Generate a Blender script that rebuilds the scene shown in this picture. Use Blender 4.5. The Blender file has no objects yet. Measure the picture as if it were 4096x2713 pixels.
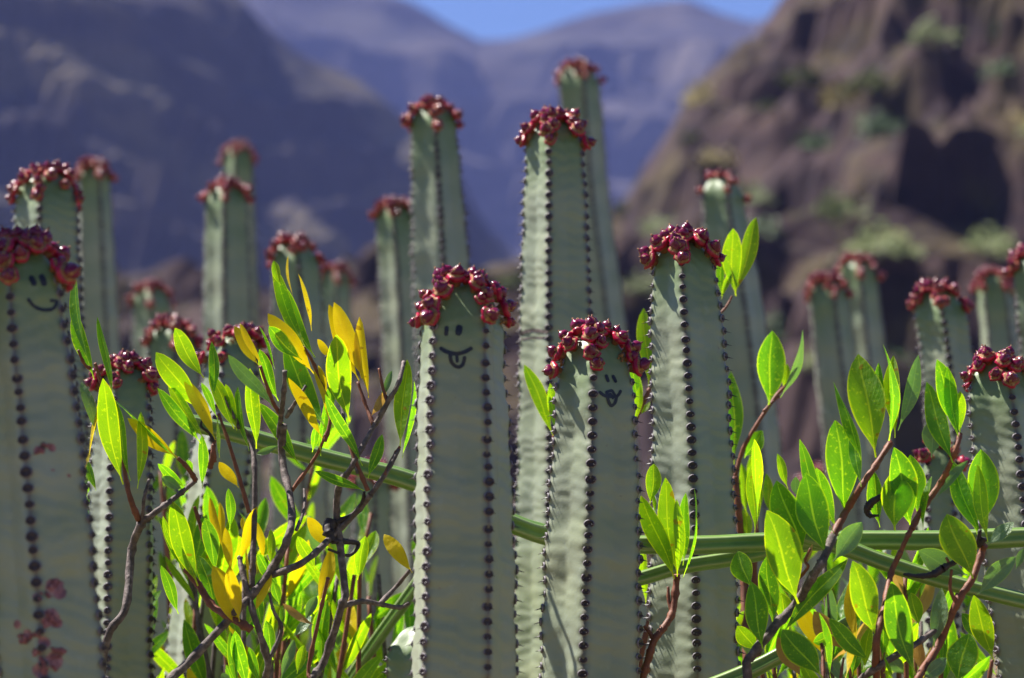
import bpy, math, random
import numpy as np
from mathutils import Vector, Matrix
from mathutils.bvhtree import BVHTree

R = math.radians
scene = bpy.context.scene
col = scene.collection

# ------------------------------------------------------------------ camera
CAM_Z, PITCH, LENS, SENSOR = 0.80, 5.0, 70.0, 23.6
FOCUS = 2.20
cd = bpy.data.cameras.new('camera')
cam = bpy.data.objects.new('camera', cd)
col.objects.link(cam)
cam.location = (0, 0, CAM_Z)
cam.rotation_euler = (R(90 + PITCH), 0, 0)
cd.lens = LENS
cd.sensor_width = SENSOR
cd.clip_start = 0.02
cd.clip_end = 12000
cd.dof.use_dof = True
cd.dof.focus_distance = FOCUS
cd.dof.aperture_fstop = 5.6
cd.dof.aperture_blades = 9
scene.camera = cam

# ------------------------------------------------------------------ light
SUN_PHI, SUN_EL = 22.0, 56.0            # degrees behind the picture plane (to the left), elevation
sdir = Vector((-math.cos(R(SUN_PHI)) * math.cos(R(SUN_EL)), math.sin(R(SUN_PHI)) * math.cos(R(SUN_EL)), math.sin(R(SUN_EL))))
world = bpy.data.worlds.new('World')
scene.world = world
world.use_nodes = True
wn = world.node_tree
for n in list(wn.nodes):
    wn.nodes.remove(n)
sky = wn.nodes.new('ShaderNodeTexSky')
sky.sky_type = 'NISHITA'
sky.sun_disc = False
sky.sun_elevation = R(SUN_EL)
sky.sun_rotation = math.atan2(sdir.x, sdir.y)
sky.altitude = 3500
sky.air_density = 1.0
sky.dust_density = 0.0
sky.ozone_density = 8.0
bg = wn.nodes.new('ShaderNodeBackground')
bg.inputs['Strength'].default_value = 0.05
wo = wn.nodes.new('ShaderNodeOutputWorld')
wn.links.new(sky.outputs[0], bg.inputs['Color'])
wn.links.new(bg.outputs[0], wo.inputs['Surface'])

sd = bpy.data.lights.new('sun', 'SUN')
sd.energy = 5.0
sd.angle = R(0.53)
sd.color = (1.0, 0.96, 0.89)
sun = bpy.data.objects.new('sun', sd)
col.objects.link(sun)
sun.rotation_euler = (-sdir).to_track_quat('-Z', 'Y').to_euler()
sun.location = (-3, 2, 6)

vs = scene.view_settings
vs.view_transform = 'Standard'
vs.look = 'None'
vs.gamma = 1.0
vs.use_curve_mapping = False
vs.exposure = 1.32
scene.cycles.use_denoising = True
scene.cycles.max_bounces = 8
scene.cycles.transmission_bounces = 6
scene.cycles.volume_bounces = 1
scene.cycles.sample_clamp_indirect = 6

# ------------------------------------------------------------------ helpers
K = SENSOR / LENS
SW = 4096.0
cp, sp = math.cos(R(PITCH)), math.sin(R(PITCH))


def ray(x, y):
    dx = (x - 2048.0) / SW * K
    dy = (1356.5 - y) / SW * K
    return Vector((dx, cp - dy * sp, sp + dy * cp))


def W(x, y, Y):
    """point of the place seen at photograph pixel (x, y), standing Y metres ahead"""
    d = ray(x, y)
    t = Y / d.y
    return Vector((d.x * t, Y, CAM_Z + d.z * t))


def pxm(Y):
    return Y * K / SW          # metres in one photograph pixel at distance Y


def vnoise(x, y, seed=0):
    xi = np.floor(x).astype(np.int64); yi = np.floor(y).astype(np.int64)
    xf = x - xi; yf = y - yi
    def h(a, b):
        v = (a * 374761393 + b * 668265263 + seed * 974634777) & 0xFFFFFFFF
        v = ((v ^ (v >> 13)) * 1274126177) & 0xFFFFFFFF
        return ((v ^ (v >> 16)) & 0xFFFF) / 65535.0
    u = xf * xf * (3 - 2 * xf); v = yf * yf * (3 - 2 * yf)
    return (h(xi, yi) * (1 - u) + h(xi + 1, yi) * u) * (1 - v) + (h(xi, yi + 1) * (1 - u) + h(xi + 1, yi + 1) * u) * v


def fbm(x, y, seed=0, octs=4, gain=0.5):
    a, s, t = 1.0, 0.0, 0.0
    for o in range(octs):
        s = s + a * vnoise(x * 2 ** o, y * 2 ** o, seed + o * 17)
        t += a
        a *= gain
    return s / t


def mesh(name, verts, faces, mats, smooth=True, uvs=None, midx=None):
    me = bpy.data.meshes.new(name)
    me.from_pydata([tuple(v) for v in verts], [], faces)
    for m in mats:
        me.materials.append(m)
    if midx is not None:
        me.polygons.foreach_set('material_index', midx)
    if smooth:
        me.polygons.foreach_set('use_smooth', [True] * len(me.polygons))
    if uvs is not None:
        ul = me.uv_layers.new(name='UVMap')
        li = np.empty(len(me.loops), dtype=np.int32)
        me.loops.foreach_get('vertex_index', li)
        ul.data.foreach_set('uv', np.asarray(uvs, dtype=np.float32)[li].ravel())
    me.update()
    return me


def link(name, me, parent=None, mat=None):
    o = bpy.data.objects.new(name, me)
    col.objects.link(o)
    if parent is not None:
        o.parent = parent
    if mat is not None:
        o.matrix_local = mat
    return o


def tag(o, label=None, cat=None, group=None, kind=None):
    if label: o['label'] = label
    if cat: o['category'] = cat
    if group: o['group'] = group
    if kind: o['kind'] = kind
    return o


def empty(name, loc, label, cat, group=None):
    o = bpy.data.objects.new(name, None)
    o.empty_display_size = 0.05
    col.objects.link(o)
    o.location = loc
    return tag(o, label, cat, group)


# ------------------------------------------------------------------ materials
class NT:
    def __init__(s, name):
        s.m = bpy.data.materials.new(name)
        s.m.use_nodes = True
        s.t = s.m.node_tree
        for n in list(s.t.nodes):
            s.t.nodes.remove(n)
        s.out = s.t.nodes.new('ShaderNodeOutputMaterial')

    def n(s, typ, **kw):
        nd = s.t.nodes.new(typ)
        ins = kw.pop('ins', {})
        for k, v in kw.items():
            setattr(nd, k, v)
        for k, v in ins.items():
            if isinstance(v, bpy.types.NodeSocket):
                s.t.links.new(v, nd.inputs[k])
            else:
                nd.inputs[k].default_value = v
        return nd

    def l(s, a, b):
        s.t.links.new(a, b)

    def noise(s, vec, scale, detail=3, rough=0.55):
        return s.n('ShaderNodeTexNoise', ins={'Vector': vec, 'Scale': scale, 'Detail': detail, 'Roughness': rough}).outputs['Fac']

    def ramp(s, fac, stops):
        nd = s.n('ShaderNodeValToRGB', ins={'Fac': fac})
        cr = nd.color_ramp
        while len(cr.elements) < len(stops):
            cr.elements.new(0.5)
        for e, (p, c) in zip(cr.elements, stops):
            e.position = p
            e.color = (*c, 1) if len(c) == 3 else c
        return nd.outputs['Color']

    def mix(s, fac, a, b, blend='MIX'):
        nd = s.n('ShaderNodeMix', data_type='RGBA', blend_type=blend)
        for i, v in ((0, fac), (6, a), (7, b)):
            if isinstance(v, bpy.types.NodeSocket):
                s.l(v, nd.inputs[i])
            elif i == 0:
                nd.inputs[i].default_value = v
            else:
                nd.inputs[i].default_value = (*v, 1)
        return nd.outputs[2]

    def math(s, op, a, b=0.0, clamp=False):
        nd = s.n('ShaderNodeMath', operation=op, use_clamp=clamp)
        for i, v in ((0, a), (1, b)):
            if isinstance(v, bpy.types.NodeSocket):
                s.l(v, nd.inputs[i])
            else:
                nd.inputs[i].default_value = v
        return nd.outputs[0]

    def step(s, v, lo, hi):
        nd = s.n('ShaderNodeMapRange', ins={'Value': v, 'From Min': lo, 'From Max': hi})
        nd.interpolation_type = 'SMOOTHSTEP'
        return nd.outputs[0]

    def bump(s, h, strength, dist):
        return s.n('ShaderNodeBump', ins={'Height': h, 'Strength': strength, 'Distance': dist}).outputs[0]


def m_stem():
    t = NT('succulent_skin')
    tc = t.n('ShaderNodeTexCoord').outputs['Object']
    fresh = t.n('ShaderNodeAttribute', attribute_name='fresh').outputs['Fac']
    scar = t.n('ShaderNodeAttribute', attribute_name='scar').outputs['Fac']
    band = t.n('ShaderNodeAttribute', attribute_name='band').outputs['Fac']
    rnd = t.n('ShaderNodeObjectInfo').outputs['Random']
    n1 = t.noise(tc, 22, 4)
    n2 = t.noise(tc, 90, 4, 0.7)
    c = t.mix(t.step(n1, 0.35, 0.7), (0.265, 0.295, 0.20), (0.30, 0.315, 0.19))
    c = t.mix(t.math('MULTIPLY', band, 0.4), c, (0.205, 0.24, 0.10))
    c = t.mix(fresh, c, (0.11, 0.18, 0.035))
    rdg = t.n('ShaderNodeAttribute', attribute_name='ridge').outputs['Fac']
    c = t.mix(t.math('MULTIPLY', rdg, 0.85), c, (0.085, 0.05, 0.042))
    c = t.mix(t.math('MULTIPLY', t.step(n2, 0.55, 0.75), 0.25), c, (0.36, 0.40, 0.34))
    spk = t.step(t.noise(tc, 260, 2, 0.5), 0.72, 0.78)
    c = t.mix(t.math('MULTIPLY', spk, 0.5), c, (0.17, 0.13, 0.10))
    crk = t.math('MULTIPLY', t.step(t.noise(tc, 48, 5, 0.75), 0.71, 0.75), 0.8)
    c = t.mix(crk, c, (0.22, 0.17, 0.12))
    dst = t.math('MULTIPLY', t.step(t.noise(tc, 9, 3, 0.6), 0.48, 0.72), 0.22)
    c = t.mix(dst, c, (0.36, 0.38, 0.36))
    c = t.mix(t.math('MULTIPLY', rnd, 0.15), c, (0.17, 0.22, 0.13))
    sn = t.math('MULTIPLY', t.step(t.math('ADD', scar, t.math('MULTIPLY', t.math('SUBTRACT', n2, 0.5), 0.9)), 0.42, 0.6), t.step(scar, 0.02, 0.15))
    sc = t.ramp(t.noise(tc, 160, 3, 0.7), [(0.3, (0.07, 0.025, 0.04)), (0.5, (0.25, 0.07, 0.07)), (0.72, (0.45, 0.22, 0.20))])
    c = t.mix(sn, c, sc)
    h = t.math('ADD', t.math('MULTIPLY', t.noise(tc, 120, 4, 0.6), 0.6), t.math('MULTIPLY', t.noise(tc, 420, 2), 0.25))
    p = t.n('ShaderNodeBsdfPrincipled', ins={'Base Color': c, 'Roughness': t.math('ADD', 0.42, t.math('MULTIPLY', n2, 0.15)), 'Normal': t.bump(h, 0.35, 0.0012)})
    p.inputs['Specular IOR Level'].default_value = 0.5
    p.inputs['Coat Weight'].default_value = 0.5
    p.inputs['Coat Roughness'].default_value = 0.45
    p.inputs['Sheen Weight'].default_value = 0.12
    p.inputs['Sheen Roughness'].default_value = 0.5
    t.l(p.outputs[0], t.out.inputs['Surface'])
    return t.m


def m_simple(name, stops, scale, rough=0.6, bump=0.4, dist=0.001, spec=0.5, detail=4):
    t = NT(name)
    tc = t.n('ShaderNodeTexCoord').outputs['Object']
    n1 = t.noise(tc, scale, detail, 0.65)
    c = t.ramp(n1, stops)
    p = t.n('ShaderNodeBsdfPrincipled', ins={'Base Color': c, 'Roughness': rough, 'Normal': t.bump(n1, bump, dist)})
    p.inputs['Specular IOR Level'].default_value = spec
    t.l(p.outputs[0], t.out.inputs['Surface'])
    return t.m


def m_leaf(name, dark, light, edge, rib, trans, spots=0.35, tw=0.5, spotc=(0.25, 0.08, 0.01)):
    t = NT(name)
    uv = t.n('ShaderNodeUVMap').outputs[0]
    sx = t.n('ShaderNodeSeparateXYZ', ins={0: uv})
    u, v = sx.outputs[0], sx.outputs[1]
    tc = t.n('ShaderNodeTexCoord').outputs['Object']
    rnd = t.n('ShaderNodeObjectInfo').outputs['Random']
    off = t.n('ShaderNodeVectorMath', operation='ADD', ins={0: tc})
    cmb = t.n('ShaderNodeCombineXYZ', ins={0: t.math('MULTIPLY', rnd, 37.0), 1: t.math('MULTIPLY', rnd, 91.0), 2: rnd})
    t.l(cmb.outputs[0], off.inputs[1])
    nv = off.outputs[0]
    n1 = t.noise(nv, 3.5, 3)
    au = t.math('ABSOLUTE', t.math('SUBTRACT', u, 0.5))
    mid = t.math('SUBTRACT', 1.0, t.step(au, 0.012, 0.045))
    mid = t.math('MULTIPLY', mid, t.math('SUBTRACT', 1.0, t.math('MULTIPLY', v, 0.5)))
    # side veins slanting from the rib towards the tip
    vv = t.math('SINE', t.math('MULTIPLY', t.math('SUBTRACT', v, t.math('MULTIPLY', au, 0.55)), 95.0))
    vein = t.math('MULTIPLY', t.step(vv, 0.55, 1.0), 0.06)
    edg = t.step(au, 0.43, 0.5)
    c = t.mix(t.step(n1, 0.3, 0.7), dark, light)
    c = t.mix(t.math('MULTIPLY', rnd, 0.45), c, light)
    c = t.mix(vein, c, rib)
    c = t.mix(mid, c, rib)
    c = t.mix(t.math('MULTIPLY', edg, 0.75), c, edge)
    base = t.math('SUBTRACT', 1.0, t.step(v, 0.02, 0.16))
    c = t.mix(base, c, rib)
    sp_ = t.math('MULTIPLY', t.step(t.noise(nv, 7.0, 2, 0.4), 0.70, 0.74), spots)
    c = t.mix(sp_, c, spotc)
    yl = t.math('MULTIPLY', t.step(t.noise(nv, 26.0, 2, 0.5), 0.6, 0.72), 0.35)
    c = t.mix(yl, c, edge)
    tr = t.mix(1.0, c, trans, 'MULTIPLY')
    p = t.n('ShaderNodeBsdfPrincipled', ins={'Base Color': c, 'Roughness': 0.42, 'Normal': t.bump(t.math('ADD', n1, t.math('MULTIPLY', vein, 2.0)), 0.25, 0.02)})
    p.inputs['Specular IOR Level'].default_value = 0.5
    tl = t.n('ShaderNodeBsdfTranslucent', ins={'Color': tr})
    ms = t.n('ShaderNodeMixShader', ins={0: tw, 1: p.outputs[0], 2: tl.outputs[0]})
    t.l(ms.outputs[0], t.out.inputs['Surface'])
    return t.m


def m_rock(name, stops, veg, vegcol, scale, tan=None, zs=2.5):
    t = NT(name)
    tc = t.n('ShaderNodeTexCoord').outputs['Object']
    n1 = t.noise(tc, scale, 6, 0.6)
    c = t.ramp(n1, stops)
    geo = t.n('ShaderNodeNewGeometry').outputs['Normal']
    nz = t.n('ShaderNodeSeparateXYZ', ins={0: geo}).outputs[2]
    g = t.math('MULTIPLY', t.step(nz, 0.62, 0.9), t.step(t.noise(tc, scale * 1.7, 4, 0.6), 0.4, 0.62))
    c = t.mix(t.math('MULTIPLY', g, veg), c, vegcol)
    if tan:
        mp = t.n('ShaderNodeMapping', ins={'Vector': tc, 'Scale': (1, 1, zs)})
        tn = t.noise(mp.outputs[0], scale * 0.9, 4, 0.55)
        c = t.mix(t.math('MULTIPLY', t.step(tn, 0.50, 0.64), 0.85), c, tan)
        dn = t.noise(mp.outputs[0], scale * 2.3, 3, 0.5)
        c = t.mix(t.math('MULTIPLY', t.step(dn, 0.52, 0.66), 0.7), c, stops[0][1])
    p = t.n('ShaderNodeBsdfPrincipled', ins={'Base Color': c, 'Roughness': 0.9, 'Normal': t.bump(n1, 0.6, 0.6 / scale * 0.2)})
    p.inputs['Specular IOR Level'].default_value = 0.2
    t.l(p.outputs[0], t.out.inputs['Surface'])
    return t.m


M_STEM = m_stem()
M_ARE = m_simple('areole_horn', [(0.3, (0.014, 0.007, 0.010)), (0.7, (0.048, 0.024, 0.030))], 5, 0.40, 0.6, 0.0006)
M_RIM = m_simple('areole_rim', [(0.3, (0.10, 0.085, 0.10)), (0.7, (0.24, 0.20, 0.22))], 4, 0.55, 0.4, 0.0005)
M_RED = m_simple('fruit_red', [(0.3, (0.26, 0.003, 0.028)), (0.7, (0.48, 0.006, 0.048))], 2.6, 0.32, 0.25, 0.0006, 0.45)
M_MAR = m_simple('fruit_maroon', [(0.3, (0.09, 0.002, 0.024)), (0.7, (0.20, 0.004, 0.048))], 2.6, 0.24, 0.2, 0.0005, 0.5)
M_BRN = m_simple('fruit_stalk', [(0.3, (0.10, 0.03, 0.012)), (0.62, (0.26, 0.11, 0.035)), (0.8, (0.45, 0.27, 0.10))], 7, 0.7, 0.8, 0.001)
M_TAN = m_simple('fruit_scurf', [(0.35, (0.16, 0.05, 0.02)), (0.6, (0.40, 0.22, 0.08)), (0.8, (0.55, 0.38, 0.18))], 9, 0.8, 0.9, 0.001)
M_INK = m_simple('marker_ink', [(0.3, (0.010, 0.010, 0.020)), (0.7, (0.018, 0.018, 0.032))], 200, 0.45, 0.1, 0.0002)
M_BARK = m_simple('grey_bark', [(0.3, (0.05, 0.035, 0.032)), (0.5, (0.11, 0.08, 0.07)), (0.75, (0.26, 0.20, 0.18))], 170, 0.75, 0.9, 0.0016)
M_TWIG = m_simple('red_brown_bark', [(0.3, (0.11, 0.03, 0.012)), (0.6, (0.21, 0.065, 0.028)), (0.8, (0.30, 0.12, 0.06))], 150, 0.6, 0.7, 0.001)
M_POD = m_simple('dry_pod', [(0.3, (0.012, 0.008, 0.01)), (0.7, (0.05, 0.03, 0.03))], 150, 0.6, 0.8, 0.001)


def m_rod():
    t = NT('green_stem_skin')
    tc = t.n('ShaderNodeTexCoord').outputs['Object']
    cr = t.n('ShaderNodeAttribute', attribute_name='crest').outputs['Fac']
    n1 = t.noise(tc, 45, 4, 0.65)
    c = t.ramp(n1, [(0.3, (0.10, 0.20, 0.03)), (0.7, (0.16, 0.28, 0.05))])
    c = t.mix(t.math('MULTIPLY', cr, 0.8), c, (0.36, 0.43, 0.20))
    c = t.mix(t.step(t.noise(tc, 120, 4, 0.7), 0.68, 0.74), c, (0.20, 0.13, 0.06))
    p = t.n('ShaderNodeBsdfPrincipled', ins={'Base Color': c, 'Roughness': 0.33, 'Normal': t.bump(n1, 0.35, 0.001)})
    t.l(p.outputs[0], t.out.inputs['Surface'])
    return t.m


M_GST = m_rod()
M_SCAB = m_simple('scab', [(0.3, (0.09, 0.03, 0.04)), (0.55, (0.28, 0.09, 0.09)), (0.75, (0.45, 0.24, 0.22))], 260, 0.7, 0.8, 0.0012)

L_G = m_leaf('leaf_green', (0.045, 0.135, 0.014), (0.085, 0.20, 0.018), (0.42, 0.50, 0.03), (0.30, 0.42, 0.05), (3.1, 3.4, 0.4), 0.3, 0.6)
L_B = m_leaf('leaf_yellow_green', (0.10, 0.21, 0.012), (0.17, 0.28, 0.014), (0.55, 0.55, 0.03), (0.40, 0.46, 0.04), (2.7, 2.9, 0.3), 0.6, 0.6)
L_Y = m_leaf('leaf_yellow', (0.66, 0.47, 0.006), (0.76, 0.57, 0.008), (0.82, 0.66, 0.02), (0.72, 0.56, 0.03), (1.3, 1.3, 0.4), 0.6, 0.55)
L_P = m_leaf('leaf_pale', (0.13, 0.21, 0.11), (0.18, 0.26, 0.14), (0.40, 0.48, 0.10), (0.26, 0.34, 0.18), (1.2, 1.7, 0.35), 0.15, 0.35)
L_O = m_leaf('leaf_dry', (0.42, 0.25, 0.07), (0.55, 0.36, 0.13), (0.55, 0.40, 0.15), (0.40, 0.24, 0.08), (1.1, 1.0, 0.5), 0.8)
LM = {'g': L_G, 'b': L_B, 'y': L_Y, 'p': L_P, 'o': L_O}

# ------------------------------------------------------------------ ground and mountains
M_GROUND = m_rock('dry_ground', [(0.3, (0.11, 0.08, 0.055)), (0.7, (0.22, 0.16, 0.10))], 0.6, (0.12, 0.13, 0.04), 0.8)
g = 60
gx = np.concatenate([-np.geomspace(9000, 2, g), [0], np.geomspace(2, 9000, g)])
GX, GY = np.meshgrid(gx, gx, indexing='ij')
GZ = -0.02 + 0.05 * (fbm(GX * 0.9, GY * 0.9, 5) - 0.5)
GZ = np.where(GX ** 2 + GY ** 2 > 60 ** 2, -0.6, GZ)
gv = np.stack([GX.ravel(), GY.ravel(), GZ.ravel()], 1)
ng = len(gx)
gf = [(i * ng + j, (i + 1) * ng + j, (i + 1) * ng + j + 1, i * ng + j + 1) for i in range(ng - 1) for j in range(ng - 1)]
tag(link('ground', mesh('ground', gv.tolist(), gf, [M_GROUND])), kind='structure')


def elv(yv):
    """tangent of the elevation of a line of sight at view row yv (0..1568)"""
    d = ray(2048, yv * 1.7305)
    return d.z / d.y


def uv_x(xv):
    return ((xv * 1.7305) - 2048) / SW * K


def terrain(name, sil, y0, y1, x0, x1, res, mat, terr, amp, seed, pw, back=0.35, shear=0.0, rid=0.0, led=0.85, fine=0.8):
    us = np.array([uv_x(s[0]) for s in sil]); es = np.array([elv(s[1]) for s in sil])
    nx = int((x1 - x0) / res); ny = int((y1 - y0) * (1 + back) / res)
    X = np.linspace(x0, x1, nx); Y = np.linspace(y0, y1 + (y1 - y0) * back, ny)
    XX, YY = np.meshgrid(X, Y, indexing='ij')
    sc = terr
    YR = y1 + shear * XX                       # distance of the crest line, which may run obliquely
    H = CAM_Z + YR * np.interp(XX / YR, us, es)
    YE = YY                                     # across-slope coordinate
    YY = YE + shear * XX
    tt = np.clip((YE - y0) / (y1 - y0), 0, 1)
    env = tt ** pw
    over = np.clip((YE - y1) / ((y1 - y0) * back), 0, 1)
    Z = H * env
    crest = 1 - 0.85 * np.clip((tt - 0.72) / 0.28, 0, 1)
    body = np.clip(tt * 5, 0, 1)
    # buttresses and gullies
    but = fbm(XX / (sc * 2.4), YY / (sc * 5.0), seed, 4) - 0.5
    Z = Z + but * amp * 2.4 * body * crest
    if rid:
        rn = fbm(XX / (sc * 2.0) + 31, YY / (sc * 2.0), seed + 70, 3)
        Z = Z + ((1 - np.abs(2 * rn - 1)) ** 3 - 0.45) * rid * body * crest
    # rock steps: ledges and risers
    ph = Z / sc + (fbm(XX / (sc * 3.1), YY / (sc * 3.1), seed + 50, 3) - 0.5) * 2.4 + XX / (sc * 14)
    fl = np.floor(ph); fr = ph - fl
    s2 = np.clip((fr - 0.30) / 0.30, 0, 1); s2 = s2 * s2 * (3 - 2 * s2)
    Z = Z + (s2 - fr) * sc * led * body * crest
    Z = Z + (fbm(XX / (sc * 0.6), YY / (sc * 0.6), seed + 90, 4) - 0.5) * amp * fine * body * (0.3 + 0.7 * crest)
    Z = np.where(over > 0, Z - over ** 1.5 * H * 0.5, Z)
    Z = np.where(tt <= 0, -1.0, Z)
    v = np.stack([XX.ravel(), YY.ravel(), Z.ravel()], 1)
    I = np.arange(nx * ny).reshape(nx, ny)
    f = np.stack([I[:-1, :-1].ravel(), I[1:, :-1].ravel(), I[1:, 1:].ravel(), I[:-1, 1:].ravel()], 1)
    o = link(name, mesh(name, v.tolist(), f.tolist(), [mat], smooth=False))
    tag(o, kind='structure')
    return XX, YY, Z


M_HILL = m_rock('hillside_rock', [(0.25, (0.012, 0.0065, 0.010)), (0.42, (0.031, 0.017, 0.020)), (0.58, (0.054, 0.031, 0.030)), (0.8, (0.088, 0.056, 0.040))], 0.9, (0.066, 0.056, 0.019), 0.32, (0.066, 0.048, 0.022), 1.0)
M_MTL = m_rock('cliff_rock', [(0.3, (0.018, 0.013, 0.020)), (0.5, (0.036, 0.027, 0.030)), (0.75, (0.075, 0.057, 0.044))], 0.6, (0.07, 0.062, 0.03), 0.028, (0.105, 0.083, 0.05))
M_MTB = m_rock('far_rock', [(0.3, (0.014, 0.011, 0.015)), (0.5, (0.030, 0.023, 0.024)), (0.75, (0.06, 0.047, 0.040))], 0.5, (0.05, 0.043, 0.028), 0.014, (0.082, 0.065, 0.05), 4.0)

HX, HY, HZ = terrain('hillside', [(-2000, 1400), (-600, 1000), (300, 760), (850, 700), (1100, 650), (1300, 600), (1440, 505), (1490, 415), (1545, 320), (1590, 232), (1640, 190),
                                  (1740, 130), (1780, 60), (1830, -5), (1950, -160), (2150, -330), (2400, -520), (3200, -900)],
                     52, 112, -45, 75, 0.42, M_HILL, 3.4, 2.0, 11, 0.85, rid=3.0, led=0.58, fine=1.3)
terrain('mountain', [(-2500, -500), (-900, -350), (0, -190), (300, -120), (480, -60), (560, 20), (600, 62), (700, 122), (830, 195), (900, 262), (1000, 335), (1060, 420), (1100, 500),
                     (1180, 620), (1300, 800), (1700, 1200), (4500, 1450)], 390, 530, -190, 330, 2.0, M_MTL, 15.0, 9.0, 29, 0.8, shear=1.0, rid=9.0, led=0.75)
terrain('mountain', [(-2500, -500), (-600, -200), (400, -90), (880, -2), (1000, 32), (1060, 62), (1112, 88), (1165, 80), (1250, 56), (1400, 32), (1500, 16), (1600, 4), (1680, 20), (1745, 40),
                     (1790, 28), (1900, -40), (2300, -160), (4500, -300)], 820, 1150, -700, 700, 5.0, M_MTB, 42.0, 14.0, 37, 0.75, shear=0.35, rid=16.0, led=0.7)

# low bushes growing on the hillside
rg = random.Random(4)
M_BUSH = [m_simple('bush_leaf', [(0.3, (0.10, 0.13, 0.03)), (0.7, (0.16, 0.19, 0.05))], 3, 0.7),
          m_simple('bush_leaf_green', [(0.3, (0.05, 0.10, 0.025)), (0.7, (0.08, 0.14, 0.04))], 3, 0.7),
          m_simple('bush_leaf_straw', [(0.3, (0.18, 0.14, 0.03)), (0.7, (0.26, 0.20, 0.05))], 3, 0.7)]
bush_me = []
for k in range(6):
    v, f = [], []
    for i in range(170):
        a = rg.uniform(0, 2 * math.pi); e = math.asin(rg.uniform(0, 1)); rr = 0.5 * rg.uniform(0.45, 1) * (1 + 0.25 * math.sin(a * 3 + k))
        c = Vector((math.cos(a) * math.cos(e) * rr, math.sin(a) * math.cos(e) * rr, math.sin(e) * rr * 0.9))
        d = Vector((rg.gauss(0, 1), rg.gauss(0, 1), rg.gauss(0.3, 1))).normalized()
        q = d.orthogonal().normalized() * 0.045
        b = len(v)
        v += [c - q, c + q, c + d * 0.16 + q * 0.3]
        f.append((b, b + 1, b + 2))
    for i in range(5):
        a = rg.uniform(0, 6.28); b = len(v); tip = Vector((math.cos(a) * 0.3, math.sin(a) * 0.3, 0.35))
        v += [Vector((0.02, 0, -0.1)), Vector((-0.02, 0.01, -0.1)), tip]
        f.append((b, b + 1, b + 2))
    bush_me.append(mesh('hillside_bush', v, f, [M_BUSH[k % 3]], smooth=False))
BT = ['pale green rounded bush on the rocky hillside', 'dark green rounded bush on the rocky hillside', 'straw yellow dry bush on the rocky hillside']
cnt = 0
spots_ = []
tries = 0
while cnt < 90 and tries < 20000:
    tries += 1
    i = rg.randrange(HX.shape[0]); j = rg.randrange(HX.shape[1])
    x, y, z = HX[i, j], HY[i, j], HZ[i, j]
    if y > 112 or x / y < -0.03 or x / y > 0.2 or z < 2 or z / y > 0.24:
        continue
    if HZ[min(i + 1, HX.shape[0] - 1), j] - z > 0.9 or abs(HZ[i, min(j + 1, HX.shape[1] - 1)] - z) > 0.7 or (y > 100 and rg.random() < 0.75):
        continue
    if any((x - a) ** 2 + (y - b) ** 2 + (z - c_) ** 2 < 5.5 for a, b, c_ in spots_):
        continue
    spots_.append((x, y, z))
    k = rg.choice([0, 1, 3, 4, 0, 3, 2, 5])
    o = link('hillside_bush', bush_me[k])
    s = rg.uniform(0.9, 1.9)
    o.matrix_local = Matrix.Translation((x, y, z - 0.05)) @ Matrix.Rotation(rg.uniform(0, 6.28), 4, 'Z') @ Matrix.Diagonal((s, s, s * rg.uniform(0.7, 1), 1))
    tag(o, BT[k % 3], 'bush', ['pale bushes on the hillside', 'green bushes on the hillside', 'dry bushes on the hillside'][k % 3])
    cnt += 1

# ------------------------------------------------------------------ succulent columns
def areole_mesh():
    v, f, mi = [], [], []
    S = 10
    for r_, z_ in ((1.0, -0.25), (1.0, 0.10), (0.86, 0.34), (0.66, 0.36), (0.35, 0.20)):
        for i in range(S):
            a = 2 * math.pi * i / S
            k = 1 + 0.06 * math.cos(2 * a)
            v.append((r_ * k * math.cos(a) * 0.5, r_ * math.sin(a) * 0.43, z_ * 0.27))
    for q in range(4):
        for i in range(S):
            f.append((q * S + i, q * S + (i + 1) % S, (q + 1) * S + (i + 1) % S, (q + 1) * S + i))
            mi.append(1 if q < 2 else 0)
    f.append(tuple(range(4 * S, 5 * S))); mi.append(0)
    for sx in (-1, 1):
        b = len(v)
        cx, cy = 0.24 * sx, -0.10
        v += [(cx - 0.07, cy, 0.06), (cx + 0.07, cy, 0.06), (cx, cy + 0.12, 0.06), (cx + 0.10 * sx, cy - 0.14, 0.72)]
        f += [(b, b + 1, b + 3), (b + 1, b + 2, b + 3), (b + 2, b, b + 3)]
        mi += [0, 0, 0]
    return v, f, mi


AV, AF, AM = areole_mesh()
ARE_ME = mesh('areole', AV, AF, [M_ARE, M_RIM], midx=AM)


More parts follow.
